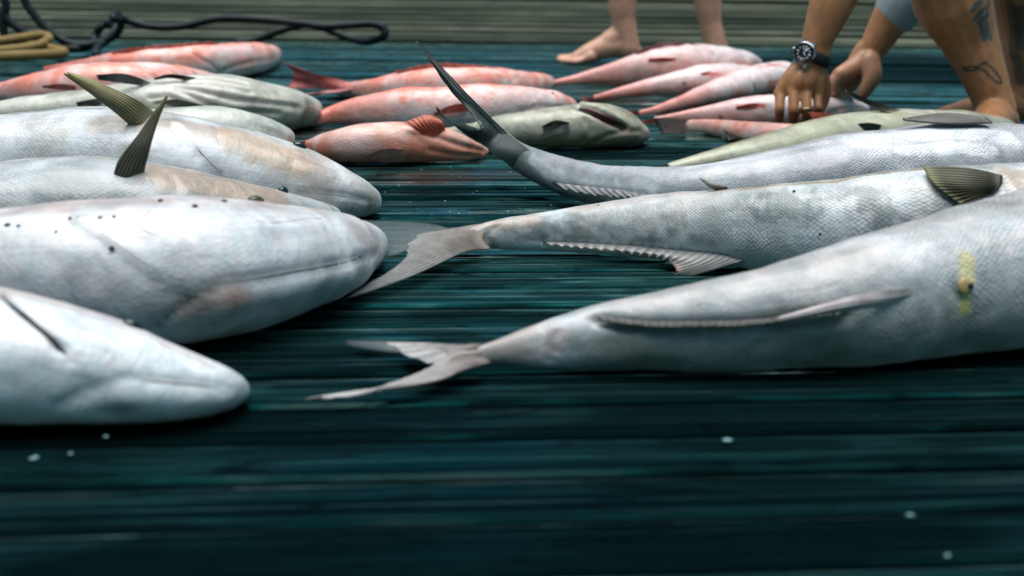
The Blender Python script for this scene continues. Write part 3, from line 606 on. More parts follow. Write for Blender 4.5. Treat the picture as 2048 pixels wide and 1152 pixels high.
R2.fin('anal_fin', [[(1085, 484), (1180, 487), (1280, 492), (1370, 500), (1440, 508), (1500, 519)], [(1092, 487, 'o', .005, 1100, 486), (1180, 493, 'o', .010, 1180, 490), (1270, 502, 'o', .014, 1270, 498), (1345, 513, 'o', .018, 1345, 505), (1395, 530, 'o', .022, 1400, 515), (1415, 544, 'o', .024, 1430, 520)], [(1095, 489, 'o', .008, 1100, 488), (1180, 497, 'o', .015, 1180, 494), (1262, 508, 'o', .02, 1260, 505), (1328, 521, 'o', .026, 1320, 510), (1350, 542, 'o', .032, 1380, 515), (1322, 570, 'o', .036, 1400, 520)]], (0.60, 0.61, 0.60), (0.40, 0.40, 0.38), rays=22, nu=20, corr=.0016, ragged=.14, dark=.72, thick=.0018, edge=(0.42, 0.30, 0.26))
R2.fin('anal_fin_tip', [[(1345, 553, 'o', .034, 1400, 520), (1350, 562, 'o', .035, 1400, 520)], [(1314, 573, 'o', .038, 1400, 520), (1316, 574, 'o', .038, 1400, 520)]], (0.5, 0.16, 0.12), (0.55, 0.02, 0.015), rays=2, nu=6, thick=.003, label='blood red fin tip')
R2.fin('caudal_fin', [[(980, 447, 'z', .030), (965, 477, 'z', .018), (980, 498, 'z', .008)], [(920, 457, 'z', .026), (905, 480, 'z', .022), (925, 506, 'z', .012)], [(855, 467, 'z', .024), (840, 490, 'z', .02), (815, 525, 'z', .016), (830, 550, 'z', .010)], [(835, 470, 'z', .022), (812, 492, 'z', .018), (806, 528, 'z', .014), (730, 572, 'z', .009), (663, 609, 'z', .006)]], (0.42, 0.36, 0.30), (0.56, 0.58, 0.57), rays=15, mat='fin_clear', alpha=(1.05, .45), ragged=.14, thick=.002, corr=.0012, seed=5, dark=.55)
R2.fin('caudal_fin_lobe', [[(905, 460, 'z', .022), (850, 475, 'z', .018), (815, 500, 'z', .012)], [(840, 447, 'z', .016), (770, 470, 'z', .012), (770, 515, 'z', .010)], [(690, 440, 'z', .012), (700, 470, 'z', .01), (745, 510, 'z', .008)]], (0.30, 0.34, 0.34), (0.16, 0.22, 0.22), rays=18, mat='fin_ghost', alpha=(.35, .10), thick=.001)
R2.ellipsoid('dark_stain', 897, 505, .004, .003, .0015, 'dark', push=.002)

# --- rear right cobia with raised tail
R1 = Fish('cobia', [(2720, 320, 360), (2660, 300, 380), (2500, 272, 405), (2300, 255, 418), (2048, 249, 428), (1900, 246, 434), (1700, 267, 442), (1500, 311, 448), (1400, 327, 448), (1310, 335, 1303, 440, 0), (1218, 333, 1190, 415, 0.0), (1135, 316, 1105, 386, .008), (1075, 299, 1040, 352, .02), (1044, 286, 1004, 322, .032), (1020, 266, 980, 298, .046)], phi0=30, k=1.2, tail_k=0.7, sig=.016)
R1.paint_base((0.40, 0.37, 0.36), (0.40, 0.41, 0.44), (0.42, 0.42, 0.43), 10, 40, 100, 160, seed=31, namp=12)
R1.blotch((0.28, 0.29, 0.31), 18, .46, .64, .6, 32); R1.blotch(WHITE, 12, .58, .75, .5, 33)
R1.stain([(1720, 280), (1850, 262), (2000, 270)], (0.72, 0.76, 0.80), .026, .85)
R1.stain([(1800, 297), (1900, 292), (1985, 302)], (0.74, 0.78, 0.82), .010, .95, .3)
R1.stain([(1650, 283), (1500, 313), (1380, 331)], (0.66, 0.68, 0.70), .008, .6)
R1.stain([(1810, 284), (1900, 278), (1960, 284), (2000, 262)], (0.33, 0.35, 0.38), .0028, .8)
R1.stain([(1060, 318), (1100, 348), (1170, 372), (1300, 385)], (0.72, 0.74, 0.76), .012, .85)
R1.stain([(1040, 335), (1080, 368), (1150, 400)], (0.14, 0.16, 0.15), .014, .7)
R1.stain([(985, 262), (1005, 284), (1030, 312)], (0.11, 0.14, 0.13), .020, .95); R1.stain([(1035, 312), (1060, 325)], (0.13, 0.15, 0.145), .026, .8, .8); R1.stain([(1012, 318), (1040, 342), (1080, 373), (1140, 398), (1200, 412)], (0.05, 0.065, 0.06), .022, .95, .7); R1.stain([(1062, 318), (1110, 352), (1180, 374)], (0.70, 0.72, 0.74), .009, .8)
R1.groove([(1110, 372), (1180, 380), (1290, 392)], .004, .004)
R1.bare(0.2)
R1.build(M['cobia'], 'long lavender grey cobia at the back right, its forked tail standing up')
R1.fin('caudal_fin', [[(1062, 302, 'o', -.012, 1060, 312), (1046, 317, 'o', -.012, 1048, 319), (1028, 332, 'o', -.012, 1032, 332)], [(1032, 280, 'o', -.004, 1030, 300), (1012, 296, 'o', .002, 1025, 302), (990, 310, 'o', -.004, 1020, 308)], [(1004, 258, 'o', -.012, 1015, 285), (986, 276, 'o', .004, 1015, 285), (964, 287, 'o', .008, 1015, 285)], [(938, 204, 'o', -.02, 1030, 305), (962, 252, 'o', 0.0, 1030, 305), (954, 264, 'o', .004, 1030, 305), (914, 256, 'o', .02, 1030, 305)], [(835, 86, 'o', -.04, 1030, 305), (900, 180, 'o', -.025, 1030, 305), (964, 246, 'o', 0.0, 1030, 305), (955, 256, 'o', .004, 1030, 305), (905, 238, 'o', .02, 1030, 305), (878, 226, 'o', .03, 1030, 305)]], (0.12, 0.15, 0.14), (0.05, 0.075, 0.065), rays=14, thick=.003, ragged=.03, mat='fin_solid', corr=.0004, label='tall forked tail fin standing up')
R1.fin('caudal_leading_edge', [[(1040, 286, 'o', -.006, 1015, 285), (1030, 293, 'o', -.006, 1015, 285)], [(1002, 254, 'o', -.004, 1015, 285), (992, 262, 'o', -.004, 1015, 285)], [(928, 180, 'o', -.014, 1030, 305), (917, 184, 'o', -.014, 1030, 305)], [(835, 82, 'o', -.04, 1030, 305), (832, 84, 'o', -.04, 1030, 305)]], (0.20, 0.25, 0.24), (0.17, 0.19, 0.18), rays=2, thick=.003, mat='fin_solid', nu=40)
R1.fin('caudal_spike', [[(892, 238, 'o', .045, 1050, 310), (884, 232, 'o', .045, 1050, 310)], [(871, 214, 'o', .05, 1050, 310), (872, 213, 'o', .05, 1050, 310)]], (0.08, 0.09, 0.08), (0.06, 0.06, 0.06), rays=2, thick=.002, nu=8)
R1.fin('anal_fin', [[(1110, 366), (1180, 374), (1240, 380), (1300, 386)], [(1130, 380, 'o', .014, 1130, 378), (1200, 392, 'o', .02, 1200, 385), (1260, 396, 'o', .02, 1260, 390), (1310, 396, 'o', .01, 1310, 390)]], (0.60, 0.60, 0.62), (0.30, 0.30, 0.30), rays=12, nu=12, corr=.002, ragged=.3, dark=.5)
R1.fin('pectoral_fin', [[(1972, 236, 'o', .004, 1972, 250), (1985, 246, 'o', .006, 1985, 255)], [(1890, 228, 'o', -.01, 1890, 250), (1900, 248, 'o', .004, 1900, 256)], [(1805, 238, 'o', -.012, 1805, 262), (1812, 241, 'o', -.010, 1812, 262)]], (0.10, 0.10, 0.09), (0.16, 0.17, 0.14), rays=8, thick=.002, mat='fin_solid')

# --- left row
B = Fish('cobia', [(744, 468, 512), (728, 452, 530), (695, 435, 560), (650, 420, 588), (590, 408, 619), (520, 400, 646), (450, 395, 666), (390, 391, 678), (300, 393, 686), (200, 399, 686), (100, 406, 682), (0, 414, 677), (-200, 425, 665), (-500, 440, 650), (-800, 460, 625), (-1100, 490, 595), (-1300, 520, 565)], phi0=28, k=1.25, tail_k=.8, sig=.016)
B.paint_base((0.50, 0.41, 0.40), (0.62, 0.65, 0.68), (0.62, 0.66, 0.69), 38, 62, 120, 160, seed=41, namp=16)
B.blotch((0.40, 0.41, 0.41), 16, .47, .64, .6, 42); B.blotch((0.72, 0.74, 0.76), 22, .5, .66, .5, 44); B.ridge([(700, 550), (600, 575), (500, 600), (420, 625)], .003, .014); B.groove([(700, 470), (600, 470), (480, 480), (380, 500)], .002, .02); B.ridge([(640, 445), (560, 452), (500, 455)], .0015, .008); B.blotch((0.50, 0.38, 0.34), 16, .52, .7, .55, 43, (10, 50), (.1, .35))
B.stain([(700, 452), (745, 482)], (0.50, 0.42, 0.42), .016, .6); B.stain([(0, 425), (150, 412), (300, 400)], (0.42, 0.38, 0.37), .012, .7)
B.stain([(380, 620), (420, 600), (455, 590)], (0.34, 0.20, 0.15), .017, .65, .8); B.stain([(470, 592), (490, 590)], (0.42, 0.24, 0.19), .009, .6, .8)
B.groove([(756, 505), (740, 512), (680, 528), (600, 541), (520, 556), (460, 566), (430, 574)], .003, .005, .2, (.22, .22, .22))
B.groove([(500, 425), (515, 440), (530, 446), (560, 436), (640, 432)], .0014, .004)
B.step([(330, 400), (290, 430), (278, 455), (300, 470), (330, 475)], .0012, .012)
B.step([(150, 440), (210, 470), (280, 520), (330, 548), (400, 570), (430, 575)], .003, .016)
B.groove([(430, 574), (380, 600), (340, 632), (312, 660)], .0032, .0042, .25, (.12, .11, .1))
B.groove([(560, 610), (480, 625), (420, 650)], .0012, .006)
B.stain([(757, 488), (756, 500)], (0.50, 0.40, 0.36), .006, .5)
B.bare(.4, .3)
B.build(M['cobia'], 'big pale cobia on the left with dark flecks along its pinkish back')
B.seam('mouth_line', [(757, 500), (740, 512), (680, 528), (600, 541), (520, 556), (460, 566), (430, 574)], .0008, 'lipline')
B.seam('gill_line', [(430, 574), (380, 600), (340, 632), (312, 660)], .0008, 'lipline')
for q_ in ([(330, 398), (295, 425), (276, 452), (298, 468), (335, 474)], [(500, 420), (508, 436), (524, 446), (545, 442), (600, 434), (660, 432)]): B.seam('crease', q_, .0007, 'crease_pink')
for q_ in ([(150, 440), (210, 470), (280, 520), (330, 548), (400, 568), (430, 573)], [(190, 450), (205, 432), (240, 425)]): B.seam('crease', q_, .0006, 'crease')
B.eye(512, 399, .0098, 0.1, flat=.5)
for x, y, r in [(390, 412, .0027), (448, 403, .0030), (321, 401, .0024), (223, 496, .0024), (200, 436, .0025), (228, 434, .002), (155, 437, .003), (15, 450, .0028), (37, 452, .002), (140, 436, .0016), (112, 463, .0014), (175, 416, .0016), (720, 514, .0016), (284, 457, .0012)]: B.ellipsoid('dark_fleck', x, y, r, r*.8, r*.6, 'dark')
A = Fish('cobia', [(474, 762, 800), (458, 742, 816), (420, 722, 829), (360, 697, 840), (280, 665, 847), (200, 634, 849), (100, 605, 849), (0, 580, 847), (-150, 555, 842), (-400, 540, 830), (-800, 560, 800), (-1200, 620, 765), (-1350, 655, 735)], phi0=25, k=1.3, tail_k=.8, sig=.014)
A.paint_base((0.52, 0.46, 0.45), (0.68, 0.73, 0.77), (0.62, 0.66, 0.68), 15, 42, 130, 165, seed=51, namp=12)
A.blotch((0.5, 0.53, 0.55), 16, .5, .68, .4, 52); A.ridge([(440, 795), (360, 800), (260, 795)], .002, .012); A.groove([(420, 745), (320, 730), (240, 720)], .0018, .016)
A.groove([(4, 588), (30, 612), (70, 646), (100, 672), (120, 695)], .004, .0036, .9, (.004, .006, .007))
A.step([(4, 588), (60, 640), (110, 680), (150, 722), (200, 748), (240, 755)], .0016, .012)
A.groove([(120, 695), (150, 722), (175, 738)], .001, .003, .3, (.2, .24, .25))
A.groove([(455, 776), (400, 770), (330, 762), (250, 757)], .0014, .005, .15, (.27, .28, .3))
A.groove([(250, 757), (190, 775), (120, 810)], .002, .006)
A.groove([(225, 655), (330, 692), (380, 720)], .0012, .005)
A.stain([(220, 815), (255, 818)], (0.12, 0.14, 0.14), .007, .6, .8, nm=.9)
A.stain([(330, 690), (420, 728)], (0.50, 0.37, 0.33), .004, .5)
A.bare(.6, .2)
A.build(M['cobia'], 'nearest pale cobia at lower left with a black gill slit behind its head')
A.seam('gill_slit', [(4, 588), (30, 612), (70, 646), (100, 672), (125, 700), (150, 724)], .0022, 'slit')
A.seam('mouth_line', [(462, 778), (430, 775), (400, 770), (330, 762), (260, 757)], .0007, 'lipline')
for q_ in ([(175, 765), (130, 790), (85, 832)], [(225, 652), (300, 676), (372, 708)]): A.seam('crease', q_, .0006, 'crease')
A.eye(268, 648, .0085, .35)
C_ = Fish('cobia', [(664, 415, 446), (640, 404, 474), (600, 392, 495), (560, 381, 508), (480, 363, 524), (400, 345, 533), (300, 323, 540), (200, 312, 543), (100, 314, 543), (0, 324, 541), (-300, 345, 525), (-600, 370, 505), (-900, 420, 475)], phi0=18, k=1.25, tail_k=.8)
C_.paint_base((0.40, 0.36, 0.34), (0.42, 0.45, 0.46), (0.58, 0.60, 0.62), 5, 30, 110, 150, seed=61)
C_.blotch((0.26, 0.29, 0.29), 18, .46, .62, .7, 62); C_.blotch(WHITE, 11, .55, .72, .6, 63)
C_.stain([(330, 345), (420, 362), (540, 385)], (0.42, 0.31, 0.23), .034, .85); C_.stain([(0, 326), (120, 317), (230, 318)], (0.30, 0.27, 0.22), .004, .8)
C_.groove([(340, 352), (352, 372), (345, 395)], .002, .004); C_.step([(385, 335), (396, 362), (370, 390)], .0012, .012)
C_.bare(.2, .7)
C_.build(M['cobia'], 'grey cobia in the left row with a dark pectoral fin standing straight up')
for q_ in ([(345, 350), (353, 372), (346, 396)], [(430, 362), (438, 380)], [(295, 350), (305, 366), (310, 378)]): C_.seam('crease', q_, .0007, 'crease')
C_.eye(566, 383, .0085, .25)
C_.fin('pectoral_fin', [[(226, 352, 's'), (250, 358, 's'), (288, 345, 's')], [(238, 318, 'o', .004, 240, 345), (262, 330, 'o', .006, 260, 345), (296, 318, 'o', .0, 280, 345)], [(280, 262, 'o', .0, 260, 345), (295, 268, 'o', .004, 260, 345), (312, 258, 'o', .0, 260, 345)], [(333, 190, 'o', -.01, 260, 345), (334, 190, 'o', -.008, 260, 345), (336, 190, 'o', -.01, 260, 345)]], (0.09, 0.095, 0.06), (0.18, 0.185, 0.09), rays=8, corr=.0011, thick=.0014, ragged=.10, dark=.7, mat='fin_clear', alpha=(1.1, .8), edge=(0.26, 0.26, 0.15), label='dark upright pectoral fin')
D_ = Fish('cobia', [(741, 392, 420), (732, 374, 432), (712, 355, 438), (680, 335, 440), (620, 306, 442), (560, 282, 442), (480, 258, 442), (400, 240, 442), (330, 226, 440), (250, 216, 436), (150, 216, 430), (0, 230, 424), (-200, 245, 415), (-500, 270, 400), (-800, 310, 372)], phi0=18, k=1.25, tail_k=.8)
D_.paint_base((0.42, 0.40, 0.37), (0.58, 0.60, 0.61), (0.62, 0.65, 0.66), 5, 28, 120, 160, seed=71)
D_.blotch((0.40, 0.37, 0.33), 18, .48, .64, .7, 72); D_.blotch(WHITE, 12, .52, .7, .6, 73)
D_.stain([(460, 270), (520, 290), (590, 320)], (0.42, 0.31, 0.22), .030, .85); D_.stain([(600, 305), (640, 330)], (0.45, 0.33, 0.28), .014, .6); D_.stain([(200, 245), (330, 245), (420, 265)], (0.36, 0.30, 0.24), .02, .75)
D_.stain([(0, 231), (120, 219), (240, 217)], (0.25, 0.23, 0.19), .0035, .8)
D_.step([(345, 238), (355, 258), (380, 280), (410, 315), (445, 345)], .0022, .012); D_.groove([(380, 280), (410, 315), (445, 347)], .0010, .003, .35, (.25, .24, .2))
D_.stain([(352, 250), (366, 268), (380, 280)], (0.75, 0.76, 0.76), .006, .9)
D_.groove([(740, 402), (700, 392), (650, 385), (600, 386)], .0015, .004, .2, (.3, .3, .3))
D_.groove([(585, 325), (590, 305), (620, 318), (680, 340)], .0012, .004); D_.stain([(742, 400), (738, 420)], (0.22, 0.23, 0.18), .004, .8)
D_.groove([(435, 255), (430, 275), (438, 290)], .0014, .004); D_.stain([(396, 258)], (0.16, 0.1, 0.08), .003, .8); D_.stain([(687, 386)], (0.40, 0.10, 0.07), .002, .8)
D_.bare(.3, .5)
D_.build(M['cobia'], 'farthest cobia of the left row with a long olive pectoral fin raised to the left')
D_.seam('gill_line', [(380, 280), (395, 297), (410, 315), (430, 335), (447, 350)], .0008, 'lipline')
for q_ in ([(437, 252), (430, 272), (438, 292)], [(586, 328), (588, 306), (612, 314), (650, 330), (700, 352)], [(742, 408), (700, 394), (650, 386), (600, 388)]): D_.seam('crease', q_, .0007, 'crease')
D_.eye(600, 291, .0095, .3)
D_.fin('pectoral_fin', [[(262, 253, 's'), (290, 250, 's'), (312, 227, 's')], [(225, 222, 'o', .008, 262, 250), (252, 214, 'o', .014, 270, 250), (276, 200, 'o', .006, 290, 245)], [(170, 180, 'o', .01, 262, 250), (185, 175, 'o', .012, 262, 250), (205, 168, 'o', .006, 290, 245)], [(122, 146, 'o', .01, 262, 250), (130, 144, 'o', .01, 262, 250), (142, 146, 'o', .006, 290, 245)]], (0.34, 0.31, 0.17), (0.36, 0.34, 0.12), rays=10, corr=.0011, thick=.0015, ragged=.12, dark=.65, mat='fin_clear', alpha=(1.1, .8), label='long olive pectoral fin raised')
E_ = Fish('cobia', [(575, 264, 286), (562, 254, 302), (545, 244, 312), (500, 227, 322), (445, 215, 326), (390, 213, 326), (300, 217, 322), (200, 225, 320), (0, 240, 315), (-300, 260, 300)], phi0=120, k=1.2, ds=.005, ns=56)
E_.paint_base((0.42, 0.44, 0.36), (0.55, 0.57, 0.50), (0.58, 0.60, 0.55), seed=75); E_.bare(.3)
E_.groove([(570, 272), (540, 262), (500, 250)], .002, .005)
E_.build(M['grouper'], 'pale greenish snout showing between the grouper head and the farthest left cobia')

# --- groupers
G1 = Fish('grouper', [(620, 203, 234), (608, 192, 248), (590, 184, 258), (547, 168, 264), (479, 153, 268), (410, 147, 270), (342, 150, 270), (260, 162, 268), (154, 181, 265), (60, 193, 262), (0, 203, 260), (-150, 218, 255), (-300, 232, 248)], phi0=165, k=1.35, ds=.004, ns=84)
G1.paint_base(GREEN_D, (0.36, 0.36, 0.28), (0.56, 0.56, 0.50), 20, 60, 90, 140, seed=81)
G1.stain([(622, 215), (610, 240), (580, 255), (520, 240)], (0.14, 0.15, 0.10), .022, .85)
G1.stain([(380, 190), (470, 205), (560, 208)], (0.66, 0.62, 0.60), .008, .8); G1.stain([(400, 178), (460, 190)], (0.55, 0.36, 0.34), .004, .6)
G1.blotch((0.30, 0.29, 0.22), 18, .52, .68, .6, 82); G1.blotch((0.60, 0.60, 0.54), 16, .5, .66, .6, 83, None, (.18, .6))
for q in ([(600, 214), (540, 206), (470, 200), (400, 182), (350, 168)], [(360, 160), (430, 165), (500, 185)], [(380, 152), (440, 156), (490, 165)], [(560, 225), (500, 222), (440, 232)], [(350, 175), (400, 200), (440, 222)], [(300, 195), (340, 192), (385, 215)], [(310, 208), (350, 204), (375, 222)]):
    G1.groove(q, .0042, .005, .35, (.14, .12, .09))
for q in ([(590, 205), (520, 196), (440, 178)], [(580, 222), (520, 214), (450, 212)], [(330, 200), (365, 208)]): G1.ridge(q, .0025, .007)
G1.bare(.25)
G1.build(M['grouper'], 'pale olive grouper on its back in the left pile, jaw and throat folds upwards')
G1.fin('pelvic_fin', [[(300, 165, 's'), (290, 172, 's')], [(250, 148, 'o', .0, 290, 172), (240, 166, 'o', .006, 290, 172)], [(193, 150, 'o', .0, 290, 172), (196, 160, 'o', .004, 290, 172)]], (0.20, 0.19, 0.17), (0.09, 0.10, 0.09), rays=7, thick=.003, mat='fin_solid')
G1.fin('pelvic_fin', [[(392, 156, 's'), (372, 160, 's')], [(345, 149, 'o', .0, 380, 160), (335, 156, 'o', .004, 380, 160)], [(308, 157, 'o', 0, 380, 160), (309, 159, 'o', .002, 380, 160)]], (0.12, 0.11, 0.06), (0.05, 0.05, 0.03), rays=6, thick=.003, mat='fin_solid')
G1.fin('anal_fin', [[(208, 196, 's'), (214, 206, 's')], [(152, 205, 'o', .004, 205, 202), (156, 214, 'o', .006, 205, 205)]], (0.10, 0.10, 0.07), (0.08, 0.08, 0.06), rays=4, thick=.003, mat='fin_solid')
G1.fin('pectoral_fin', [[(440, 222, 's'), (385, 228, 's')], [(400, 208, 'o', .008, 400, 212), (350, 214, 'o', .008, 380, 218)], [(352, 197, 'o', .010, 380, 215), (305, 203, 'o', .008, 380, 215)]], (0.52, 0.50, 0.40), (0.40, 0.37, 0.28), rays=9, thick=.003)
G2 = Fish('grouper', [(1284, 256, 284), (1272, 244, 290), (1236, 216, 294), (1196, 206, 296), (1159, 210, 296), (1088, 219, 295), (1014, 227, 291), (958, 244, 285), (900, 255, 280), (850, 262, 276)], phi0=150, k=1.2, ds=.0035, ns=72, sig=.012)
G2.paint_base((0.17, 0.16, 0.09), (0.25, 0.24, 0.15), (0.48, 0.48, 0.38), 15, 60, 80, 140, seed=91)
G2.blotch((0.15, 0.14, 0.08), 22, .5, .65, .6, 92); G2.stain([(1190, 230), (1230, 250), (1262, 262)], (0.34, 0.22, 0.16), .012, .5); G2.stain([(980, 262), (1060, 262)], (0.50, 0.50, 0.42), .03, .6)
G2.groove([(1160, 216), (1185, 224), (1215, 240), (1252, 256)], .012, .006, .97, (.035, .008, .008))
G2.ridge([(1165, 210), (1200, 216), (1240, 240)], .005, .006); G2.groove([(1280, 262), (1250, 262), (1215, 272), (1190, 285)], .004, .004, .4, (.1, .08, .05))
G2.groove([(1170, 240), (1180, 262), (1165, 285)], .003, .006)
G2.bare(.12)
G2.build(M['grouper'], 'olive grouper lying behind the raised tail, red mouth gaping')
G2.seam('mouth_opening', [(1159, 215), (1180, 221), (1215, 240), (1240, 252), (1254, 257)], .0060, 'gullet', sink=.1)
G2.fin('pectoral_fin', [[(1150, 247, 's'), (1146, 262, 's')], [(1112, 243, 'o', .004, 1112, 252), (1115, 268, 'o', .012, 1115, 265)], [(1084, 253, 'o', .006, 1090, 255), (1090, 276, 'o', .012, 1090, 275)]], (0.42, 0.43, 0.36), (0.30, 0.33, 0.27), rays=9, thick=.002)
G2.fin('pelvic_fin', [[(1146, 246, 's'), (1130, 251, 's')], [(1112, 241, 'o', .010, 1112, 252), (1108, 251, 'o', .012, 1110, 255)], [(1084, 252, 'o', .010, 1090, 255), (1085, 254, 'o', .010, 1090, 255)]], (0.10, 0.11, 0.08), (0.05, 0.06, 0.05), rays=5, thick=.002, mat='fin_solid')
G3 = Fish('grouper', [(2010, 240, 285), (1995, 232, 296), (1930, 222, 310), (1830, 216, 318), (1750, 222, 322), (1681, 228, 326), (1613, 244, 332), (1544, 266, 340), (1476, 284, 345), (1400, 307, 348), (1340, 326, 348)], phi0=35, k=1.15, ds=.004, ns=72)
G3.paint_base((0.26, 0.21, 0.13), (0.42, 0.43, 0.32), (0.46, 0.48, 0.38), 20, 42, 110, 150, seed=95)
G3.blotch((0.22, 0.18, 0.11), 20, .5, .62, .7, 96, (0, 42)); G3.blotch((0.52, 0.53, 0.44), 14, .55, .7, .5, 97)
G3.stain([(1815, 222), (1860, 218), (1930, 228)], (0.64, 0.61, 0.55), .010, .8); G3.groove([(1850, 216), (1890, 232), (1940, 240)], .004, .004, .5, (.15, .12, .08)); G3.groove([(1720, 232), (1770, 235)], .002, .004)
G3.bare(.2)
G3.build(M['grouper'], 'long pale green grouper behind the rear right cobia, brown speckled along the back')
G3.fin('dorsal_fin', [[(1800, 222, 's'), (1778, 228, 's')], [(1745, 203, 'o', 0, 1785, 228), (1740, 212, 'o', .004, 1785, 228)], [(1688, 179, 'o', 0, 1785, 228), (1690, 186, 'o', .004, 1785, 228)]], (0.24, 0.21, 0.15), (0.07, 0.07, 0.06), rays=6, thick=.004, mat='fin_solid')
G3.fin('pectoral_fin', [[(1770, 252, 's'), (1762, 262, 's')], [(1735, 246, 'o', .012, 1750, 252), (1740, 262, 'o', .012, 1750, 256)], [(1712, 248, 'o', .012, 1750, 252), (1714, 250, 'o', .012, 1750, 252)]], (0.05, 0.06, 0.045), (0.03, 0.04, 0.035), rays=5, thick=.003, mat='fin_solid')
G3.fin('anal_fin', [[(1480, 308, 's'), (1470, 316, 's')], [(1420, 319, 'o', .008, 1470, 312), (1425, 323, 'o', .008, 1470, 315)]], (0.10, 0.10, 0.07), (0.05, 0.06, 0.05), rays=4, thick=.003, mat='fin_solid')
G3.fin('caudal_fin', [[(1345, 328, 's'), (1342, 344, 's')], [(1290, 335, 'o', 0, 1350, 335), (1290, 352, 'o', 0, 1350, 338)]], (0.30, 0.28, 0.20), (0.2, 0.2, 0.15), rays=7, thick=.003)

# --- snappers
def snapper(st, label, phi0, seed, lines=(), extra=None, tailc=CORAL, back=PINK, flank=PINKW, belly=(0.88, 0.82, 0.83), a=(25, 80, 115, 150)):
    f = Fish('red_snapper', st, phi0=phi0, k=1.15, ds=.0045, ns=64, sig=.016, tail_k=.8)
    f.paint_base(back, flank, belly, *a, seed=seed, namp=40)
    f.blotch((0.92, 0.26, 0.16), 22, .46, .64, .6, seed+1, (0, 130)); f.blotch((0.84, 0.80, 0.80), 18, .46, .62, .7, seed+2, (30, 180)); f.blotch((0.92, 0.22, 0.13), 60, .48, .62, .55, seed+3, (0, 110))
    L = f.s[-1]; m = sstep(L*0.55, L*1.0, f.S)[:, None]*.7; f.col = f.col*(1-m)+np.array(tailc)*m
    if extra: extra(f)
    f.bare(.11)
    f.build(M['snapper'], label, 'fish'); return f
def x1(f):
    f.groove([(372, 100), (398, 115), (425, 130), (440, 145)], .003, .0045, .5, (.45, .2, .2)); f.groove([(548, 118), (510, 122), (470, 132), (440, 145)], .004, .005, .6, (.22, .17, .18))
    f.stain([(440, 105), (500, 98)], (0.72, 0.68, 0.70), .022, .7); f.stain([(552, 105), (545, 118)], (0.55, 0.22, 0.17), .012, .7); f.groove([(220, 123), (255, 128)], .002, .004, .7, (.45, .1, .1))
S1 = snapper([(548, 94, 118), (537, 89, 132), (510, 86, 146), (470, 85, 153), (420, 88, 157), (360, 93, 160), (300, 97, 160), (240, 104, 158), (190, 114, 153), (140, 124, 147), (90, 134, 144)], 'pink snapper at the far back left, head pointing right towards the hose loop', 40, 111, extra=x1)
def x2(f):
    f.groove([(262, 128), (290, 140), (312, 156)], .004, .005, .5, (.4, .2, .2)); f.stain([(110, 172), (160, 178)], (0.62, 0.16, 0.12), .008, .7)
S2 = snapper([(430, 150, 175), (400, 141, 192), (350, 131, 206), (300, 127, 213), (250, 125, 216), (185, 126, 216), (137, 131, 214), (60, 149, 209), (0, 165, 205), (-80, 182, 204), (-130, 190, 204)], 'pink scaly snapper at the left frame edge behind the pale grouper', 40, 121, extra=x2)
S2.fin('pectoral_fin', [[(160, 172, 's'), (158, 183, 's')], [(120, 168, 'o', .008, 130, 175), (122, 180, 'o', .01, 130, 178)], [(84, 172, 'o', .006, 100, 175), (86, 175, 'o', .006, 100, 176)]], (0.62, 0.18, 0.14), (0.55, 0.20, 0.16), rays=5, thick=.002)
def x3(f):
    f.stain([(760, 178), (720, 178)], (0.68, 0.22, 0.14), .012, .6); f.stain([(880, 155), (980, 150), (1060, 155)], (0.70, 0.26, 0.20), .004, .6); f.groove([(1040, 150), (1020, 168), (1030, 185)], .002, .005); f.stain([(1090, 155), (1096, 165)], (0.58, 0.28, 0.22), .01, .6)
S3 = snapper([(1094, 151, 176), (1080, 147, 188), (1050, 143, 197), (1000, 137, 205), (940, 132, 209), (873, 132, 209), (810, 142, 206), (750, 158, 203), (705, 164, 194), (672, 164, 184)], 'pink snapper with its forked tail spread, behind another of the middle pile', 40, 131, extra=x3)
S3.fin('caudal_fin', [[(690, 163, 's'), (688, 172, 's'), (690, 183, 's')], [(630, 147, 'd', 4.10), (632, 160, 'd', 4.1), (640, 177, 'd', 4.1)], [(556, 121, 'd', 4.15), (582, 138, 'd', 4.13), (588, 151, 'd', 4.12), (584, 163, 'd', 4.12), (572, 177, 'd', 4.1)]], (0.62, 0.24, 0.22), (0.48, 0.10, 0.10), rays=15, thick=.004, dark=.3)
S3.fin('anal_fin', [[(705, 178, 's'), (680, 180, 's')], [(650, 188, 'd', 4.05), (640, 184, 'd', 4.05)], [(598, 194, 'd', 4.03), (600, 190, 'd', 4.03)]], (0.62, 0.28, 0.28), (0.55, 0.20, 0.20), rays=5, thick=.003)
def x4(f):
    f.stain([(870, 232), (930, 212)], (0.56, 0.08, 0.06), .008, .7, .7); f.stain([(1000, 200), (1100, 195)], (0.76, 0.74, 0.75), .03, .6); f.groove([(1125, 215), (1080, 212), (1040, 222)], .003, .004, .5, (.3, .2, .2)); f.stain([(1140, 200), (1120, 186)], (0.70, 0.36, 0.30), .012, .6); f.groove([(1085, 180), (1060, 200), (1070, 220)], .002, .005)
S4 = snapper([(1141, 203, 226), (1130, 193, 236), (1099, 179, 245), (1032, 172, 253), (960, 170, 258), (880, 173, 260), (800, 178, 258), (710, 196, 252), (661, 213, 250), (600, 243, 254)], 'pink snapper at the front of the middle pile, thin tail end pointing left', 30, 141, extra=x4)
S4.fin('pectoral_fin', [[(948, 206, 's'), (945, 220, 's')], [(905, 210, 'o', .014, 905, 220), (905, 226, 'o', .016, 905, 228)], [(868, 226, 'o', .010, 872, 226), (870, 230, 'o', .010, 872, 228)]], (0.72, 0.12, 0.09), (0.74, 0.22, 0.16), rays=6, thick=.002)
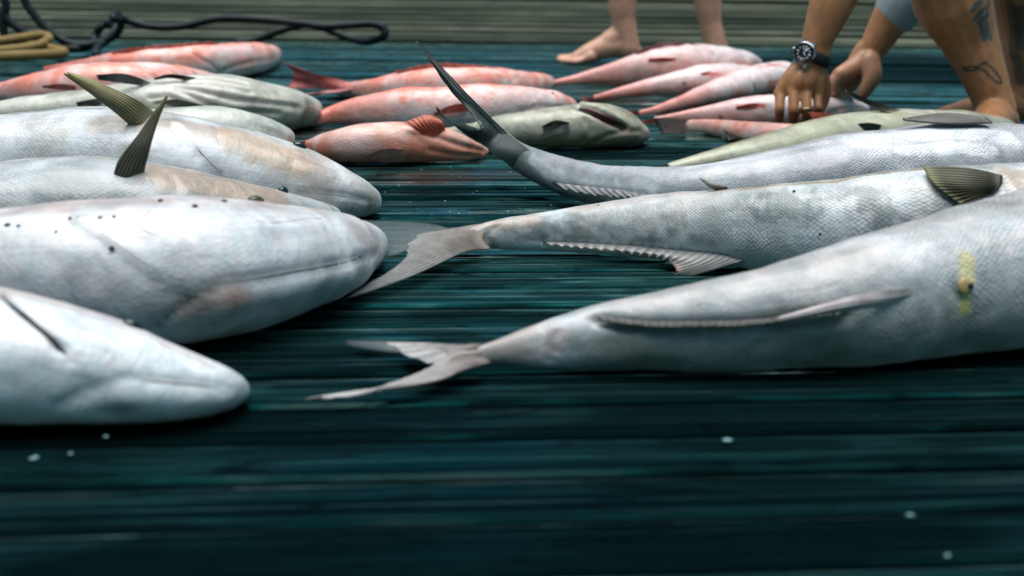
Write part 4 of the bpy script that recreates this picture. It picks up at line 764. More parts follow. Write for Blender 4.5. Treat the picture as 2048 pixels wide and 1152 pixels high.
def x5(f):
    f.blotch((0.52, 0.20, 0.12), 15, .46, .6, .8, 155); f.stain([(680, 275), (720, 290)], (0.74, 0.62, 0.60), .03, .6); f.stain([(780, 285), (850, 290), (900, 290)], (0.50, 0.17, 0.09), .03, .45)
    f.stain([(880, 275), (930, 292)], (0.62, 0.36, 0.30), .012, .6); f.groove([(968, 302), (920, 290), (880, 275), (850, 265)], .005, .005, .55, (.28, .06, .05)); f.groove([(960, 312), (900, 308), (860, 300)], .003, .005, .4, (.3, .08, .06)); f.groove([(830, 268), (850, 290), (842, 315)], .002, .005)
S5 = snapper([(966, 294, 313), (946, 284, 319), (900, 258, 323), (850, 247, 324), (790, 243, 326), (717, 246, 327), (660, 264, 321), (625, 277, 310), (600, 285, 303)], 'orange red mottled fish in front of the middle pile with one fin raised', 150, 151, extra=x5, back=SALMON, flank=(0.62, 0.30, 0.22), belly=(0.68, 0.44, 0.36))
S5.fin('pectoral_fin', [[(890, 262, 's'), (880, 270, 's'), (845, 268, 's')], [(886, 248, 'o', .0, 880, 262), (860, 246, 'o', .008, 860, 262), (825, 256, 'o', .010, 840, 264)], [(876, 238, 'o', 0, 880, 262), (852, 230, 'o', .004, 860, 262), (806, 246, 'o', .008, 820, 258)]], (0.74, 0.20, 0.11), (0.76, 0.26, 0.17), rays=10, thick=.002, dark=.15, label='orange red raised fin')
S5.fin('pelvic_fin', [[(815, 298, 's'), (800, 312, 's')], [(770, 296, 'o', .012, 775, 300), (760, 316, 'o', .012, 765, 312)], [(732, 312, 'o', .010, 738, 310), (735, 317, 'o', .010, 738, 312)]], (0.66, 0.38, 0.30), (0.46, 0.30, 0.25), rays=7, thick=.002)
S5.fin('caudal_fin', [[(612, 282, 's'), (608, 300, 's')], [(575, 284, 'o', 0, 615, 290), (572, 304, 'o', 0, 615, 295)]], (0.6, 0.25, 0.2), (0.45, 0.14, 0.1), rays=7, thick=.003)
def belly_slit(f, pts, dot=None):
    f.stain(pts, (0.58, 0.05, 0.03), .0055, .9, .5)
    if dot: f.stain([dot], (0.02, 0.02, 0.02), .005, .9, .4)
def x6(f): belly_slit(f, [(1300, 119), (1350, 119)]); f.groove([(1412, 96), (1428, 108)], .004, .006, .8, (.45, .07, .07)); f.groove([(1470, 104), (1440, 118), (1425, 140)], .002, .006, .3, (.5, .3, .3))
S6 = snapper([(1508, 114, 142), (1485, 102, 152), (1442, 92, 160), (1391, 88, 167), (1356, 87, 172), (1312, 93, 174), (1260, 113, 173), (1200, 134, 171), (1150, 151, 170), (1105, 161, 171)], 'farthest snapper of the right pile, belly up beside the bare feet', 150, 161, extra=x6)
def x7(f): belly_slit(f, [(1405, 148), (1440, 148)], (1368, 166)); f.groove([(1470, 132), (1480, 150)], .002, .005)
S7 = snapper([(1530, 136, 158), (1500, 132, 168), (1450, 127, 181), (1400, 131, 189), (1350, 144, 191), (1300, 157, 190), (1240, 175, 195), (1190, 190, 201)], 'pink snapper second in the right pile with a black dot on its white belly', 150, 171, extra=x7)
def x8(f): belly_slit(f, [(1540, 166), (1560, 162)]); f.stain([(1520, 132), (1560, 128)], (0.60, 0.10, 0.08), .008, .8); f.groove([(1515, 132), (1545, 130), (1575, 136)], .006, .005, .7, (.3, .04, .04)); f.groove([(1500, 140), (1505, 165), (1512, 185)], .003, .005, .3, (.5, .25, .25)); f.stain([(1420, 190), (1360, 205)], (0.66, 0.20, 0.15), .02, .5)
S8 = snapper([(1592, 128, 160), (1560, 124, 182), (1510, 131, 191), (1476, 143, 197), (1408, 170, 209), (1360, 193, 219), (1310, 213, 229), (1280, 221, 231)], 'snapper lying aslant with open red gill beside the watch hand', 140, 181, extra=x8)
def x9(f): belly_slit(f, [(1476, 214), (1510, 212), (1528, 212)], (1441, 234)); f.groove([(1722, 216), (1690, 216), (1660, 225)], .003, .004, .4, (.4, .3, .3)); f.stain([(1712, 204), (1728, 214)], (0.66, 0.26, 0.2), .008, .7)
S9 = snapper([(1726, 208, 230), (1706, 200, 240), (1660, 192, 250), (1600, 188, 254), (1548, 188, 254), (1493, 194, 252), (1442, 206, 250), (1373, 221, 247), (1310, 234, 245)], 'white bellied snapper held down under the hand with the ring', 150, 191, extra=x9)
for f_, x_, y_, tips in ((S6, 1120, 166, [(1098, 168), (1104, 172)]), (S7, 1205, 197, [(1160, 196), (1165, 203)]), (S8, 1292, 226, [(1255, 222), (1262, 233)]), (S9, 1325, 240, [(1278, 243), (1280, 254)]), (S4, 612, 250, [(590, 250), (591, 256)])):
    f_.fin('caudal_fin', [[(x_, y_-4, 's'), (x_, y_+4, 's')], [(tips[0][0], tips[0][1], 'o', 0, x_, y_), (tips[1][0], tips[1][1], 'o', .01, x_, y_)]], (0.62, 0.20, 0.16), (0.55, 0.16, 0.13), rays=7, thick=.003)
for f_, rows in ((S6, [[(1352, 117), (1352, 122)], [(1325, 115, 'o', .002, 1325, 119), (1322, 122, 'o', .002, 1325, 121)], [(1296, 119, 'o', .002, 1300, 120), (1297, 121, 'o', .002, 1300, 120)]]), (S7, [[(1444, 146), (1444, 150)], [(1420, 143, 'o', .002, 1425, 147), (1420, 150, 'o', .002, 1425, 149)], [(1402, 146, 'o', .002, 1404, 147), (1403, 148, 'o', .002, 1404, 148)]]), (S9, [[(1530, 208), (1530, 216)], [(1500, 207, 'o', .002, 1500, 212), (1500, 217, 'o', .002, 1500, 214)], [(1472, 215, 'o', .002, 1474, 215), (1473, 217, 'o', .002, 1474, 216)]])):
    f_.fin('pelvic_fin', rows, (0.80, 0.14, 0.08), (0.80, 0.18, 0.12), rays=4, nu=10, thick=.002)
def x10(f): f.blotch((0.40, 0.20, 0.13), 60, .5, .6, .6, 201, (0, 90)); f.stain([(1560, 262), (1500, 252)], (0.70, 0.42, 0.36), .02, .5)
S10 = snapper([(1690, 258, 320), (1640, 250, 312), (1560, 246, 300), (1497, 243, 286), (1440, 239, 272), (1395, 239, 265), (1360, 240, 264)], 'brownish pink fish with dark edged tail half hidden by the green grouper', 30, 201, extra=x10, back=(0.42, 0.22, 0.15), flank=(0.68, 0.42, 0.36), belly=(0.66, 0.46, 0.40), tailc=(0.56, 0.42, 0.38))
S10.fin('caudal_fin', [[(1385, 240, 's'), (1382, 252, 's'), (1385, 263, 's')], [(1345, 236, 'o', 0, 1375, 252), (1342, 254, 'o', .002, 1375, 252), (1348, 269, 'o', .008, 1375, 254)], [(1306, 236, 'o', 0, 1375, 252), (1316, 254, 'o', .002, 1375, 252), (1324, 270, 'o', .01, 1375, 254)]], (0.52, 0.36, 0.32), (0.34, 0.26, 0.25), rays=12, thick=.003, edge=(0.02, 0.03, 0.035))
S10.fin('pectoral_fin', [[(1655, 250, 's'), (1635, 252, 's')], [(1662, 232, 'o', 0, 1645, 252), (1626, 238, 'o', .006, 1640, 252)], [(1655, 226, 'o', 0, 1645, 252), (1616, 224, 'o', .006, 1640, 252)]], (0.60, 0.14, 0.08), (0.62, 0.17, 0.10), rays=7, thick=.002, label='orange raised fin')
S10.fin('anal_fin', [[(1500, 278, 's'), (1480, 276, 's')], [(1468, 270, 'o', .012, 1470, 272), (1460, 278, 'o', .012, 1470, 275)], [(1448, 260, 'o', .012, 1460, 266), (1450, 262, 'o', .012, 1460, 268)]], (0.24, 0.16, 0.12), (0.08, 0.07, 0.06), rays=4, thick=.003, mat='fin_solid')
for f_, px_, py_ in ((S1, 505, 92), (S4, 1105, 186)): f_.ellipsoid('dark_fleck', px_, py_, .003, .003, .002, 'dark')

for f_, rows, c_ in ((S3, [[(1010, 140, 's'), (940, 135, 's'), (873, 135, 's'), (800, 146, 's')], [(985, 133, 'o', -.02, 990, 150), (925, 127, 'o', -.02, 930, 150), (860, 127, 'o', -.02, 870, 150), (785, 143, 'o', -.02, 800, 160)]], (0.80, 0.30, 0.24)), (S6, [[(1400, 91, 's'), (1350, 90, 's'), (1310, 96, 's'), (1275, 108, 's')], [(1380, 84, 'o', -.02, 1390, 110), (1335, 84, 'o', -.02, 1350, 110), (1296, 92, 'o', -.02, 1310, 120), (1268, 106, 'o', -.02, 1275, 125)]], (0.40, 0.20, 0.18)), (S1, [[(440, 88, 's'), (360, 94, 's'), (290, 99, 's'), (230, 107, 's')], [(420, 83, 'o', -.02, 430, 110), (345, 88, 'o', -.02, 350, 115), (275, 94, 'o', -.02, 280, 120), (215, 104, 'o', -.02, 230, 125)]], (0.82, 0.30, 0.22))):
    f_.fin('dorsal_fin', rows, c_, c_, rays=11, nu=8, thick=.002, ragged=.35, dark=.3, seed=9)

# ------------------------------------------------------------------ people (each body one continuous skin)
def tube_vf(pts, nseg=16, sub=5):
    P = catmull([p[:3] for p in pts], (len(pts)-1)*sub+1); R = np.interp(np.linspace(0, len(pts)-1, len(P)), np.arange(len(pts)), [p[3] for p in pts])
    T = np.gradient(P, axis=0); T /= np.linalg.norm(T, axis=1)[:, None]
    ref = np.array([0.3, 1.0, 0.2]); V, Fc = [], []
    rings = []
    for t in (0.95, 0.75, 0.4): rings.append((P[0]-T[0]*R[0]*t, T[0], R[0]*math.sqrt(1-t*t)))
    for p, t, r in zip(P, T, R): rings.append((p, t, r))
    for t in (0.4, 0.75, 0.95): rings.append((P[-1]+T[-1]*R[-1]*t, T[-1], R[-1]*math.sqrt(1-t*t)))
    for p, t, r in rings:
        a = np.cross(t, ref); a /= np.linalg.norm(a); b = np.cross(t, a)
        for k in range(nseg):
            an = 2*math.pi*k/nseg; V.append(p+a*r*math.cos(an)+b*r*math.sin(an))
    for i in range(len(rings)-1):
        for k in range(nseg): Fc.append((i*nseg+k, i*nseg+(k+1) % nseg, (i+1)*nseg+(k+1) % nseg, (i+1)*nseg+k))
    Fc.append(tuple(range(nseg-1, -1, -1))); q = (len(rings)-1)*nseg; Fc.append(tuple(q+k for k in range(nseg)))
    return V, Fc
def fuse(name, tubes, voxel, smooth, mat, parent=None, colfn=None, disp=None):
    V, Fc = [], []
    for t in tubes:
        v, f = tube_vf(t); Fc += [tuple(i+len(V) for i in q) for q in f]; V += v
    me = bpy.data.meshes.new('tmp'); me.from_pydata([tuple(map(float, v)) for v in V], [], Fc); me.update()
    bm = bmesh.new(); bm.from_mesh(me); bmesh.ops.recalc_face_normals(bm, faces=bm.faces); bm.to_mesh(me); bm.free()
    o = bpy.data.objects.new('tmp', me); COL.objects.link(o)
    r = o.modifiers.new('r', 'REMESH'); r.mode = 'VOXEL'; r.voxel_size = voxel; r.use_smooth_shade = True
    s = o.modifiers.new('s', 'SMOOTH'); s.factor = 0.5; s.iterations = smooth
    dg = bpy.context.evaluated_depsgraph_get(); m2 = bpy.data.meshes.new_from_object(o.evaluated_get(dg))
    bpy.data.objects.remove(o)
    n = len(m2.vertices); co = np.zeros(n*3); m2.vertices.foreach_get('co', co); co = co.reshape(-1, 3)
    fc = [tuple(p.vertices) for p in m2.polygons]
    col = colfn(co, fc) if colfn else None
    b0 = np.array([co[:, 0].mean(), co[:, 1].mean(), co[:, 2].min()])
    if parent is None:
        ob = mesh_obj(name, co-b0, fc, mat, None, col); ob.location = b0; bpy.context.view_layer.update()
    else: ob = mesh_obj(name, co, fc, mat, parent, col)
    return ob, co, fc
def W(px, py, d, r): p = on_d(px, py, d); return (p[0], p[1], p[2], r)
def skin_mat(name, rough=0.45):
    m, n, l, b = new_mat(name); col = N(n, 'ShaderNodeVertexColor', layer_name='Col'); tc = N(n, 'ShaderNodeTexCoord')
    nz = N(n, 'ShaderNodeTexNoise'); nz.inputs['Scale'].default_value = 45; nz.inputs['Detail'].default_value = 6; l.new(tc.outputs['Object'], nz.inputs['Vector'])
    mr = N(n, 'ShaderNodeMapRange'); mr.inputs['From Min'].default_value = .3; mr.inputs['From Max'].default_value = .7; mr.inputs['To Min'].default_value = .84; mr.inputs['To Max'].default_value = 1.14; l.new(nz.outputs['Fac'], mr.inputs['Value'])
    vm = N(n, 'ShaderNodeVectorMath', operation='SCALE'); l.new(col.outputs['Color'], vm.inputs[0]); l.new(mr.outputs[0], vm.inputs['Scale']); l.new(vm.outputs[0], b.inputs['Base Color'])
    bp = N(n, 'ShaderNodeBump'); bp.inputs['Strength'].default_value = .3; bp.inputs['Distance'].default_value = .003; l.new(nz.outputs['Fac'], bp.inputs['Height']); l.new(bp.outputs['Normal'], b.inputs['Normal'])
    b.inputs['Roughness'].default_value = rough; b.inputs['Subsurface Weight'].default_value = 0.12; b.inputs['Subsurface Radius'].default_value = (.01, .004, .002); b.inputs['Subsurface Scale'].default_value = 0.5
    return m
M['skin'] = skin_mat('skin')
M['cloth'] = plain('grey_blue_cloth', (0.30, 0.38, 0.40), .9, .2, bump=.5, bscale=400)
M['shorts'] = plain('dark_shorts_cloth', (0.02, 0.03, 0.035), .9, .2, bump=.5, bscale=300)
M['hair'] = plain('dark_hair', (0.03, 0.02, 0.012), .6, bump=.8, bscale=120)

DH = 3.3
def hand1():
    t = []
    t.append([W(1742, -230, 3.32, .047), W(1700, -90, 3.31, .046), W(1666, 0, DH, .0415), W(1648, 45, DH, .035), W(1631, 88, DH, .0275), W(1618, 122, DH, .027), W(1606, 150, DH, .028)])
    t.append([W(1640, 88, DH+.004, .024), W(1630, 122, DH, .024)])
    kn = [(1560, 190, DH-.01), (1587, 184, DH-.022), (1613, 186, DH-.022), (1635, 194, DH-.008)]
    tips = [(1559, 240, DH-.005), (1587, 248, DH-.012), (1614, 244, DH-.012), (1637, 232, DH)]
    for i, ((kx, ky, kd), (tx, ty, td)) in enumerate(zip(kn, tips)):
        wx = 1604+i*8
        t.append([W(wx, 128, DH, .017), W((wx+kx)/2, 156, kd+.002, .0165), W(kx, ky-4, kd+.004, .0125)])
        r = (.0092, .0096, .0092, .0084)[i]
        t.append([W(kx, ky-2, kd, r*1.16), W((kx*.6+tx*.4), ky+(ty-ky)*.42, kd-.012, r), W(tx, ky+(ty-ky)*.58, kd-.012, r*1.06), W(tx, ty-8, td-.002, r*.95), W(tx, ty, td+.004, r*.82)])
    t.append([W(1632, 140, DH+.01, .018), W(1646, 168, DH+.018, .0155), W(1647, 196, DH+.022, .0125), W(1636, 224, DH+.02, .0105)])
    return t
def hand2():
    d = 3.65; t = []
    t.append([W(1890, -190, d+.05, .05), W(1830, -50, d+.02, .046), W(1795, 10, d, .041), W(1768, 60, d, .035), W(1742, 104, d, .0275), W(1728, 130, d, .028)])
    t.append([W(1728, 100, d, .02), W(1716, 124, d, .022)])
    kn = [(1680, 150, d-.05), (1684, 158, d-.025), (1692, 164, d), (1702, 168, d+.02)]; tips = [(1668, 192, d-.03), (1674, 200, d-.012), (1684, 204, d+.008), (1694, 206, d+.02)]
    for i, ((kx, ky, kd), (tx, ty, td)) in enumerate(zip(kn, tips)):
        t.append([W(1730-i*2, 118, d-.012+.008*i, .02), W((1726+kx)/2, 138, (d+kd)/2, .02), W(kx, ky, kd, .0165)])
        t.append([W(kx, ky, kd, .0145), W(kx-14, ky+16, kd-.004, .013), W((kx-14+tx)/2, (ky+16+ty)/2+2, kd, .0125), W(tx+4, ty, td, .011)])
    t.append([W(1738, 125, d-.025, .024), W(1744, 150, d-.04, .021), W(1736, 172, d-.045, .0155), W(1722, 192, d-.04, .0125)])
    return t
legs = []
legs.append([W(1820, -240, 3.2, .066), W(1860, -120, 3.24, .064), W(1905, 0, 3.28, .072), W(1935, 70, 3.3, .055), W(1962, 134, 3.3, .044), W(1982, 190, 3.3, .038), W(1990, 222, 3.3, .040)])
ak = on_d(1988, 222, 3.3)
legs.append([(ak[0]+.03, ak[1]+.055, .036, .034), (ak[0], ak[1]-.01, .05, .038), (ak[0]-.03, ak[1]-.08, .038, .033), (ak[0]-.055, ak[1]-.15, .022, .02), (ak[0]-.06, ak[1]-.185, .015, .013)])
for i in range(4): legs.append([(ak[0]-.035+.018*i, ak[1]-.13, .022, .018), (ak[0]-.04+.02*i, ak[1]-.175+.01*i, .013, .0105)])
legs.append([W(2004, 224, 3.28, .012), W(2010, 229, 3.275, .011)])           # ankle bone
legs.append([W(1975, 205, 3.275, .008), W(1985, 160, 3.265, .007), W(1995, 120, 3.29, .007)])
d2 = 3.62
legs.append([W(2030, -250, 3.5, .064), W(2040, -60, 3.58, .062), W(2048, 30, d2, .055), W(2052, 110, d2, .042), W(2056, 165, d2, .036), W(2056, 190, d2, .037)])
a2 = on_d(2056, 190, d2)
legs.append([(a2[0]+.05, a2[1]+.03, .035, .033), (a2[0], a2[1], .05, .037), (a2[0]-.08, a2[1]+.03, .035, .031), (a2[0]-.14, a2[1]+.05, .022, .02), (a2[0]-.17, a2[1]+.06, .015, .014)])
hip = [W(2230, -330, 3.55, .12), W(2120, -480, 3.45, .13), W(1990, -600, 3.4, .14), W(1890, -690, 3.35, .09), W(1840, -760, 3.3, .06)]
thigh = [[W(2215, -310, 3.48, .095), W(2000, -330, 3.3, .085), W(1830, -260, 3.2, .068)], [W(2250, -310, 3.66, .095), W(2130, -330, 3.58, .085), W(2032, -262, 3.5, .068)]]
arms = [[W(1880, -640, 3.22, .07), W(1800, -430, 3.26, .05), W(1742, -235, 3.32, .045)], [W(2000, -640, 3.62, .07), W(1950, -430, 3.7, .052), W(1890, -195, 3.7, .047)]]
head = [[W(1835, -770, 3.3, .075), W(1800, -850, 3.28, .088), W(1790, -890, 3.28, .08)]]
def skin_col(base, warm):
    def fn(co, fc):
        c = np.array(base)*np.ones((len(co), 1)); m = (sstep(.45, .7, fbm(co, 30, 5))*.35)[:, None]; c = c*(1-m)+np.array(warm)*m
        return c
    return fn
def man_col(co, fc):
    c = skin_col((0.42, 0.20, 0.088), (0.48, 0.21, 0.11))(co, fc)
    bv = BVHTree.FromPolygons([tuple(p) for p in co], fc)
    def hits(pts, step=2.0):
        out = []
        for x, y in poly_px(pts, step):
            h = bv.ray_cast(Vector(CC), Vector(ray(x, y)))
            if h[0] is not None: out.append(np.array(h[0]))
        return np.array(out)
    def paint(pts, col, rad, k):
        nonlocal c
        L = hits(pts)
        if len(L) == 0: return
        lo, hi = L.min(0)-.05, L.max(0)+.05; m = np.where(((co > lo) & (co < hi)).all(1))[0]
        d = np.linalg.norm(co[m][:, None]-L[None], axis=2).min(1); w = ((1-sstep(rad*.6, rad*1.3, d))*k)[:, None]
        c[m] = c[m]*(1-w)+np.array(col)*w
    ink = (0.02, 0.045, 0.05)
    o = [(1926, 137), (1942, 133), (1955, 134), (1962, 129), (1970, 125), (1980, 132), (1992, 145), (2002, 158), (2003, 166), (1996, 167), (1988, 160), (1978, 152), (1971, 143), (1960, 137), (1948, 141), (1930, 141), (1926, 137)]
    paint(o, ink, .0024, .95)
    for lf in ([(1946, 20), (1952, 8), (1962, 2)], [(1950, 38), (1962, 24), (1970, 18)], [(1957, 45), (1968, 34), (1976, 30)], [(1962, 48), (1964, 62), (1970, 78)], [(1974, 46), (1976, 62), (1982, 76)]):
        paint(lf, (0.03, 0.10, 0.11), .006, .85)
    paint([(1978, 0), (1974, 20), (1972, 42)], ink, .003, .8)
    for lf in ([(2020, 10), (2030, 60), (2026, 110)], [(2040, 20), (2044, 90)], [(2034, 120), (2040, 160)]): paint(lf, (0.03, 0.06, 0.06), .012, .7)
    paint([(1655, 180), (1665, 190)], (0.50, 0.20, 0.13), .018, .5); paint([(1690, 140), (1740, 150)], (0.46, 0.24, 0.16), .05, .5)
    return c
man, mco, mfc = fuse('person', hand1()+hand2()+legs+[hip]+thigh+arms+head, .0032, 2, M['skin'], None, man_col)
tag(man, 'crouching tanned person with tattooed shin pressing a hand on the fish at right', 'person')
sl = [[W(1905, -215, 3.71, .058), W(1840, -50, 3.67, .055), W(1808, 0, 3.65, .051), W(1794, 24, 3.65, .0475)], [W(2000, -640, 3.62, .08), W(1950, -430, 3.7, .064), W(1900, -205, 3.71, .058)], [W(1880, -640, 3.22, .08), W(1805, -440, 3.26, .062), W(1770, -330, 3.29, .058)], [W(2150, -440, 3.47, .145), W(2010, -590, 3.4, .155), W(1900, -680, 3.35, .1)]]
fuse('shirt', sl, .006, 3, M['cloth'], man)
fuse('shorts', [[W(2215, -310, 3.48, .11), W(2000, -335, 3.3, .098), W(1900, -300, 3.24, .09)], [W(2250, -310, 3.66, .11), W(2130, -335, 3.58, .098), W(2070, -290, 3.53, .09)], [W(2235, -320, 3.56, .135), W(2150, -440, 3.47, .14)]], .008, 3, M['shorts'], man)
fuse('hair', [[W(1805, -860, 3.29, .093), W(1812, -900, 3.3, .085)]], .008, 3, M['hair'], man)

# wrist watch
def frame_obj(name, V, Fc, mat, Mx, parent=None):
    return mesh_obj(name, [Mx @ Vector(v) for v in V], Fc, mat, parent)
def lathe_vf(prof, n=40, cap=True):
    V, Fc = [], []
    for r, z in prof:
        for k in range(n): V.append((r*math.cos(2*math.pi*k/n), r*math.sin(2*math.pi*k/n), z))
    for i in range(len(prof)-1):
        for k in range(n): Fc.append((i*n+k, i*n+(k+1) % n, (i+1)*n+(k+1) % n, (i+1)*n+k))
    if cap: Fc.append(tuple(range(n-1, -1, -1))); Fc.append(tuple((len(prof)-1)*n+k for k in range(n)))
    return V, Fc
M['steel'] = plain('brushed_steel', (0.62, 0.64, 0.65), .25, .5, 1.0, var=.05); M['strap'] = plain('black_strap_rubber', (0.008, 0.014, 0.016), .5, var=.2)
M['dial'] = plain('black_dial', (0.006, 0.014, 0.018), .2); M['lume'] = plain('pale_marker', (0.65, 0.75, 0.72), .5); M['gold'] = plain('gold', (0.45, 0.36, 0.2), .4, .5, 1.0, var=.05)
wc = Vector(on_d(1622, 112, DH)); ax = (Vector(on_d(1612, 134, DH))-Vector(on_d(1632, 88, DH))).normalized()
toc = (Vector(CC)-wc); nrm = (toc-ax*toc.dot(ax)).normalized(); lat = ax.cross(nrm).normalized()
nrm2 = (nrm-lat*0.0).normalized()
Lx = Vector(on_d(1600, 112, DH))-wc
sgn = -1.0 if lat.dot(Lx) < 0 else 1.0
nw = (nrm*0.94+lat*sgn*0.34).normalized(); bw_ = ax.cross(nw).normalized()
watch = empty('wrist_watch', tuple(wc)); bpy.context.view_layer.update(); tag(watch, 'black dive style wrist watch with steel case on the crouching person', 'watch')
V, Fc = [], []; nn = 48; prof = [(-.011, 0), (-.010, .0024), (.010, .0024), (.011, 0)]
for k in range(nn):
    a = 2*math.pi*k/nn
    for h, e in prof:
        rx, ry = .0345+e, .0305+e
        V.append(wc+ax*h+lat*(rx*math.cos(a))+nrm*(ry*math.sin(a)))
for k in range(nn):
    for j in range(3): Fc.append((k*4+j, ((k+1) % nn)*4+j, ((k+1) % nn)*4+j+1, k*4+j+1))
mesh_obj('strap', V, Fc, M['strap'], watch)
cc_ = wc+nw*.0315
Mx = Matrix(((bw_.x, ax.x, nw.x, cc_.x), (bw_.y, ax.y, nw.y, cc_.y), (bw_.z, ax.z, nw.z, cc_.z), (0, 0, 0, 1)))
case = frame_obj('case', *lathe_vf([(.0195, 0), (.0212, .002), (.0212, .008), (.019, .010)]), M['steel'], Mx, watch)
for s1 in (-1, 1):
    for s2 in (-1, 1):
        v, f = box_vf(s2*.0105-.003, s2*.0105+.003, s1*.0185-.006, s1*.0185+.006, .001, .0075); frame_obj('lug', v, f, M['steel'], Mx, case).data.polygons.foreach_set('use_smooth', [False]*6)
frame_obj('bezel', *lathe_vf([(.0150, .0098), (.0155, .0125), (.0188, .0118), (.0196, .0098)], cap=False), M['dial'], Mx, watch)
dial = frame_obj('dial', *lathe_vf([(.0152, .0095), (.0152, .0104)]), M['dial'], Mx, watch)
for k in range(12):
    a = 2*math.pi*k/12; r0, hw = .0118, (.0015 if k % 3 else .0021); v, f = box_vf(-hw*.7, hw*.7, r0-hw, r0+hw, .0104, .0112)
    frame_obj('marker', v, f, M['lume'], Mx @ Matrix.Rotation(a, 4, 'Z'), dial)
for k, (a, ln) in enumerate(((.9, .0075), (2.6, .0105))):
    v, f = box_vf(-.0008, .0008, -.001, ln, .0108, .0116); frame_obj('hand', v, f, M['lume'], Mx @ Matrix.Rotation(a, 4, 'Z'), dial)
v, f = lathe_vf([(.0028, 0), (.0028, .004)], 14); frame_obj('crown', v, f, M['steel'], Mx @ Matrix.Translation((.0212, 0, .005)) @ Matrix.Rotation(math.pi/2, 4, 'Y'), case)
# ring
rc = Vector(on_d(1613, 217, DH-.033)); V, Fc = [], []
ra = (Vector(on_d(1613, 230, DH-.033))-Vector(on_d(1612, 205, DH-.033))).normalized(); rb = ra.cross(Vector((0, 1, 0))).normalized(); rd = ra.cross(rb)
for k in range(28):
    a = 2*math.pi*k/28
    for h, e in ((-.003, .0), (-.0024, .0012), (.0024, .0012), (.003, 0)): V.append(rc+ra*h+(rb*math.cos(a)+rd*math.sin(a))*(.0118+e))
for k in range(28):
    for j in range(3): Fc.append((k*4+j, ((k+1) % 28)*4+j, ((k+1) % 28)*4+j+1, k*4+j+1))
tag(mesh_obj('ring', V, Fc, M['gold'], None), 'gold ring on a finger of the hand pressing the fish', 'ring')

# barefoot person standing behind
dc = 5.5; ch = []
ch.append([W(1252, -300, dc, .058), W(1248, -120, dc, .060), W(1245, 0, dc, .044), W(1247, 40, dc, .037), W(1253, 76, dc, .036), W(1256, 96, dc, .037)])
def foot(heel, direc):
    h = np.array([heel[0], heel[1], 0.0]); d = np.array([direc[0], direc[1], 0.0]); d /= np.linalg.norm(d); n = np.array([-d[1], d[0], 0.0]); L = .225
    q = lambda t, s_, z, r: tuple(h+d*L*t+n*s_+np.array([0, 0, z]))+(r,)
    out = [[q(.02, 0, .036, .034), q(.18, 0, .056, .037), q(.42, 0, .050, .036), q(.64, .002, .032, .029), q(.78, .004, .021, .02)],
           [q(.16, 0, .10, .034), q(.30, 0, .075, .034), q(.50, 0, .046, .030), q(.68, 0, .028, .024)]]
    for i in range(5):
        s_ = (-.030, -.012, .004, .018, .031)[i]; e = (1.0, .985, .95, .90, .84)[i]; r = (.0135, .0098, .0094, .009, .0088)[i]
        out.append([q(.62, s_*.8, .024, .019), q(e-.13, s_, .016, r*.95), q(e-.04, s_, r+.001, r), q(e, s_, r, r*.85)])
    return out
hl = on_d(1268, 100, dc); ch += foot((hl[0], dc+.01), (-1.0, -.12))
ch.append([W(1420, -300, dc+.1, .058), W(1416, -120, dc+.1, .060), W(1416, 0, dc+.1, .043), W(1420, 45, dc+.1, .036), W(1426, 80, dc+.1, .036), W(1428, 96, dc+.1, .037)])
hr = on_d(1424, 100, dc+.1); ch += foot((hr[0]-.01, dc+.09), (.35, .94))
ch.append([W(1330, -560, dc+.05, .13), W(1330, -760, dc+.05, .14), W(1330, -950, dc+.05, .12), W(1330, -1030, dc+.05, .055), W(1330, -1110, dc+.05, .09), W(1330, -1170, dc+.05, .088)])
for s_, x_, dd in ((-1, 1252, dc), (1, 1420, dc+.1)): ch.append([W(1330+s_*55, -540, dc+.05, .095), W(x_, -300, dd, .06)])
for s_ in (-1, 1): ch.append([W(1330+s_*110, -930, dc+.05, .055), W(1330+s_*150, -740, dc+.05, .042), W(1330+s_*145, -560, dc-.02, .03), W(1330+s_*140, -500, dc-.03, .035)])
boy, bco, bfc = fuse('person', ch, .0042, 2, M['skin'], None, skin_col((0.60, 0.33, 0.22), (0.64, 0.31, 0.22)))
tag(boy, 'barefoot standing person at the back, lower legs and feet in view', 'person')
fuse('shorts', [[W(1330, -620, dc+.05, .15), W(1330, -540, dc+.05, .15)], [W(1277, -540, dc+.03, .11), W(1256, -380, dc, .095)], [W(1383, -540, dc+.08, .11), W(1416, -380, dc+.1, .095)]], .01, 3, M['shorts'], boy)
fuse('shirt', [[W(1330, -640, dc+.05, .15), W(1330, -930, dc+.05, .14)]]+[[W(1330+s_*105, -930, dc+.05, .07), W(1330+s_*140, -800, dc+.05, .06)] for s_ in (-1, 1)], .01, 3, M['cloth'], boy)

# ------------------------------------------------------------------ hoses
def hose(name, pts, r, mat, label, n=None, ridg=0.0):
    P = catmull(pts, n or len(pts)*10); T = np.gradient(P, axis=0); T /= np.linalg.norm(T, axis=1)[:, None]
    V, Fc = [], []; ns_ = 12; ref = np.array([0.1, 1.0, 0.15])
    for i, (p, t) in enumerate(zip(P, T)):
        a = np.cross(t, ref); a /= np.linalg.norm(a); b = np.cross(t, a)
        for k in range(ns_): an = 2*math.pi*k/ns_; V.append(p+(a*math.cos(an)+b*math.sin(an))*r)
    for i in range(len(P)-1):
        for k in range(ns_): Fc.append((i*ns_+k, i*ns_+(k+1) % ns_, (i+1)*ns_+(k+1) % ns_, (i+1)*ns_+k))
    Fc.append(tuple(range(ns_-1, -1, -1))); q = (len(P)-1)*ns_; Fc.append(tuple(q+k for k in range(ns_)))
    b0 = np.array(P.mean(0)); b0[2] = 0
    o = mesh_obj(name, np.array(V)-b0, Fc, mat, None); o.location = b0; return tag(o, label, 'hose')
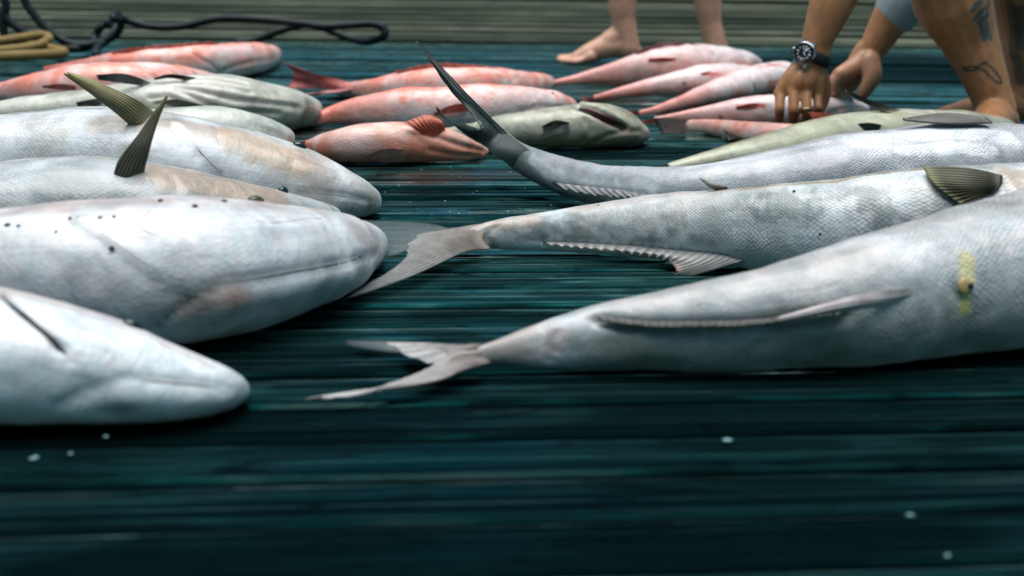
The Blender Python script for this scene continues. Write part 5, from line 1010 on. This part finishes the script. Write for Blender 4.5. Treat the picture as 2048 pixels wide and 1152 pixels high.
def hp(lst, d=5.5): return [on_d(x, y, dd if dd else d) for x, y, *q in lst for dd in [q[0] if q else None]]
hose('hose', hp([(38, -120), (44, -40), (50, 2), (68, 30), (95, 60), (128, 82), (162, 91), (205, 83), (232, 68), (242, 48), (238, 32), (228, 29, 5.45), (228, 38, 5.42), (250, 40, 5.5), (300, 53), (360, 53), (440, 37), (530, 40), (600, 47), (650, 53), (700, 50), (745, 48), (768, 58), (766, 73), (735, 83, 5.55), (700, 77, 5.6), (660, 61, 5.62), (620, 48, 5.62), (570, 58, 5.6), (510, 80, 5.6), (470, 86, 5.6)]), .0125, M['hose_black'], 'long black hose looping across the back of the dock at left', 300)
hose('hose', hp([(-30, 0), (0, 24), (20, 44), (48, 65), (81, 85), (115, 95), (160, 97), (184, 90, 5.6), (190, 74, 5.65), (200, 56, 5.65), (216, 47, 5.65), (232, 50, 5.6), (225, 70, 5.55), (196, 95, 5.45), (192, 110, 5.3)]), .0130, M['hose_black'], 'black hose with a small ring loop left of the long hose run', 200)
hose('hose', hp([(-10, -120), (2, -30), (12, 12), (6, 40), (8, 66), (16, 92), (40, 99)]), .0125, M['hose_black'], 'short black hose hanging down at the upper left frame corner', 120)
hose('hose', hp([(-260, 128, 5.1), (-120, 120, 5.1), (0, 113, 5.05), (60, 110, 5.05), (110, 108, 5.1), (128, 104, 5.2), (100, 97, 5.35), (60, 90, 5.5), (20, 80, 5.55), (-20, 74, 5.6), (-120, 80, 5.6)]), .0145, M['hose_yellow'], 'dull yellow hose coiled at the left frame edge')
hose('hose', hp([(-200, 100, 5.35), (-60, 90, 5.35), (0, 82, 5.35), (40, 76, 5.4), (84, 70, 5.45), (98, 78, 5.4), (70, 92, 5.3), (10, 100, 5.25), (-120, 108, 5.25)]), .0135, M['hose_yellow'], 'upper turn of pale yellow hose behind the black hoses')

# ------------------------------------------------------------------ small bits on the planks
V, Fc = [], []
rs = np.random.default_rng(5)
bits = [(1820, 1031, .0030), (1895, 1112, .0018), (1455, 880, .0035), (65, 918, .0024), (72, 915, .002), (141, 908, .0018), (212, 874, .0018)]
for _ in range(36):
    x = rs.uniform(700, 1200); y = rs.uniform(335, 430); bits.append((x, y, rs.uniform(.0005, .0015)))
for x, y, r in bits:
    p = on_z(x, y, .0022); b0 = len(V); k = 7; a0 = rs.uniform(0, 6); e = rs.uniform(.5, 1)
    for i in range(k):
        a = a0+2*math.pi*i/k; V.append((p[0]+r*1.1*math.cos(a), p[1]+r*e*math.sin(a), p[2]+.0006*rs.uniform(0, 1)))
    V.append((p[0], p[1], p[2]+.0016))
    Fc += [(b0+i, b0+(i+1) % k, b0+k) for i in range(k)]
tag(mesh_obj('fish_scale_debris', V, Fc, M['speck'], None), 'loose pale fish scales and grit scattered on the wet planks', 'debris', kind='stuff')
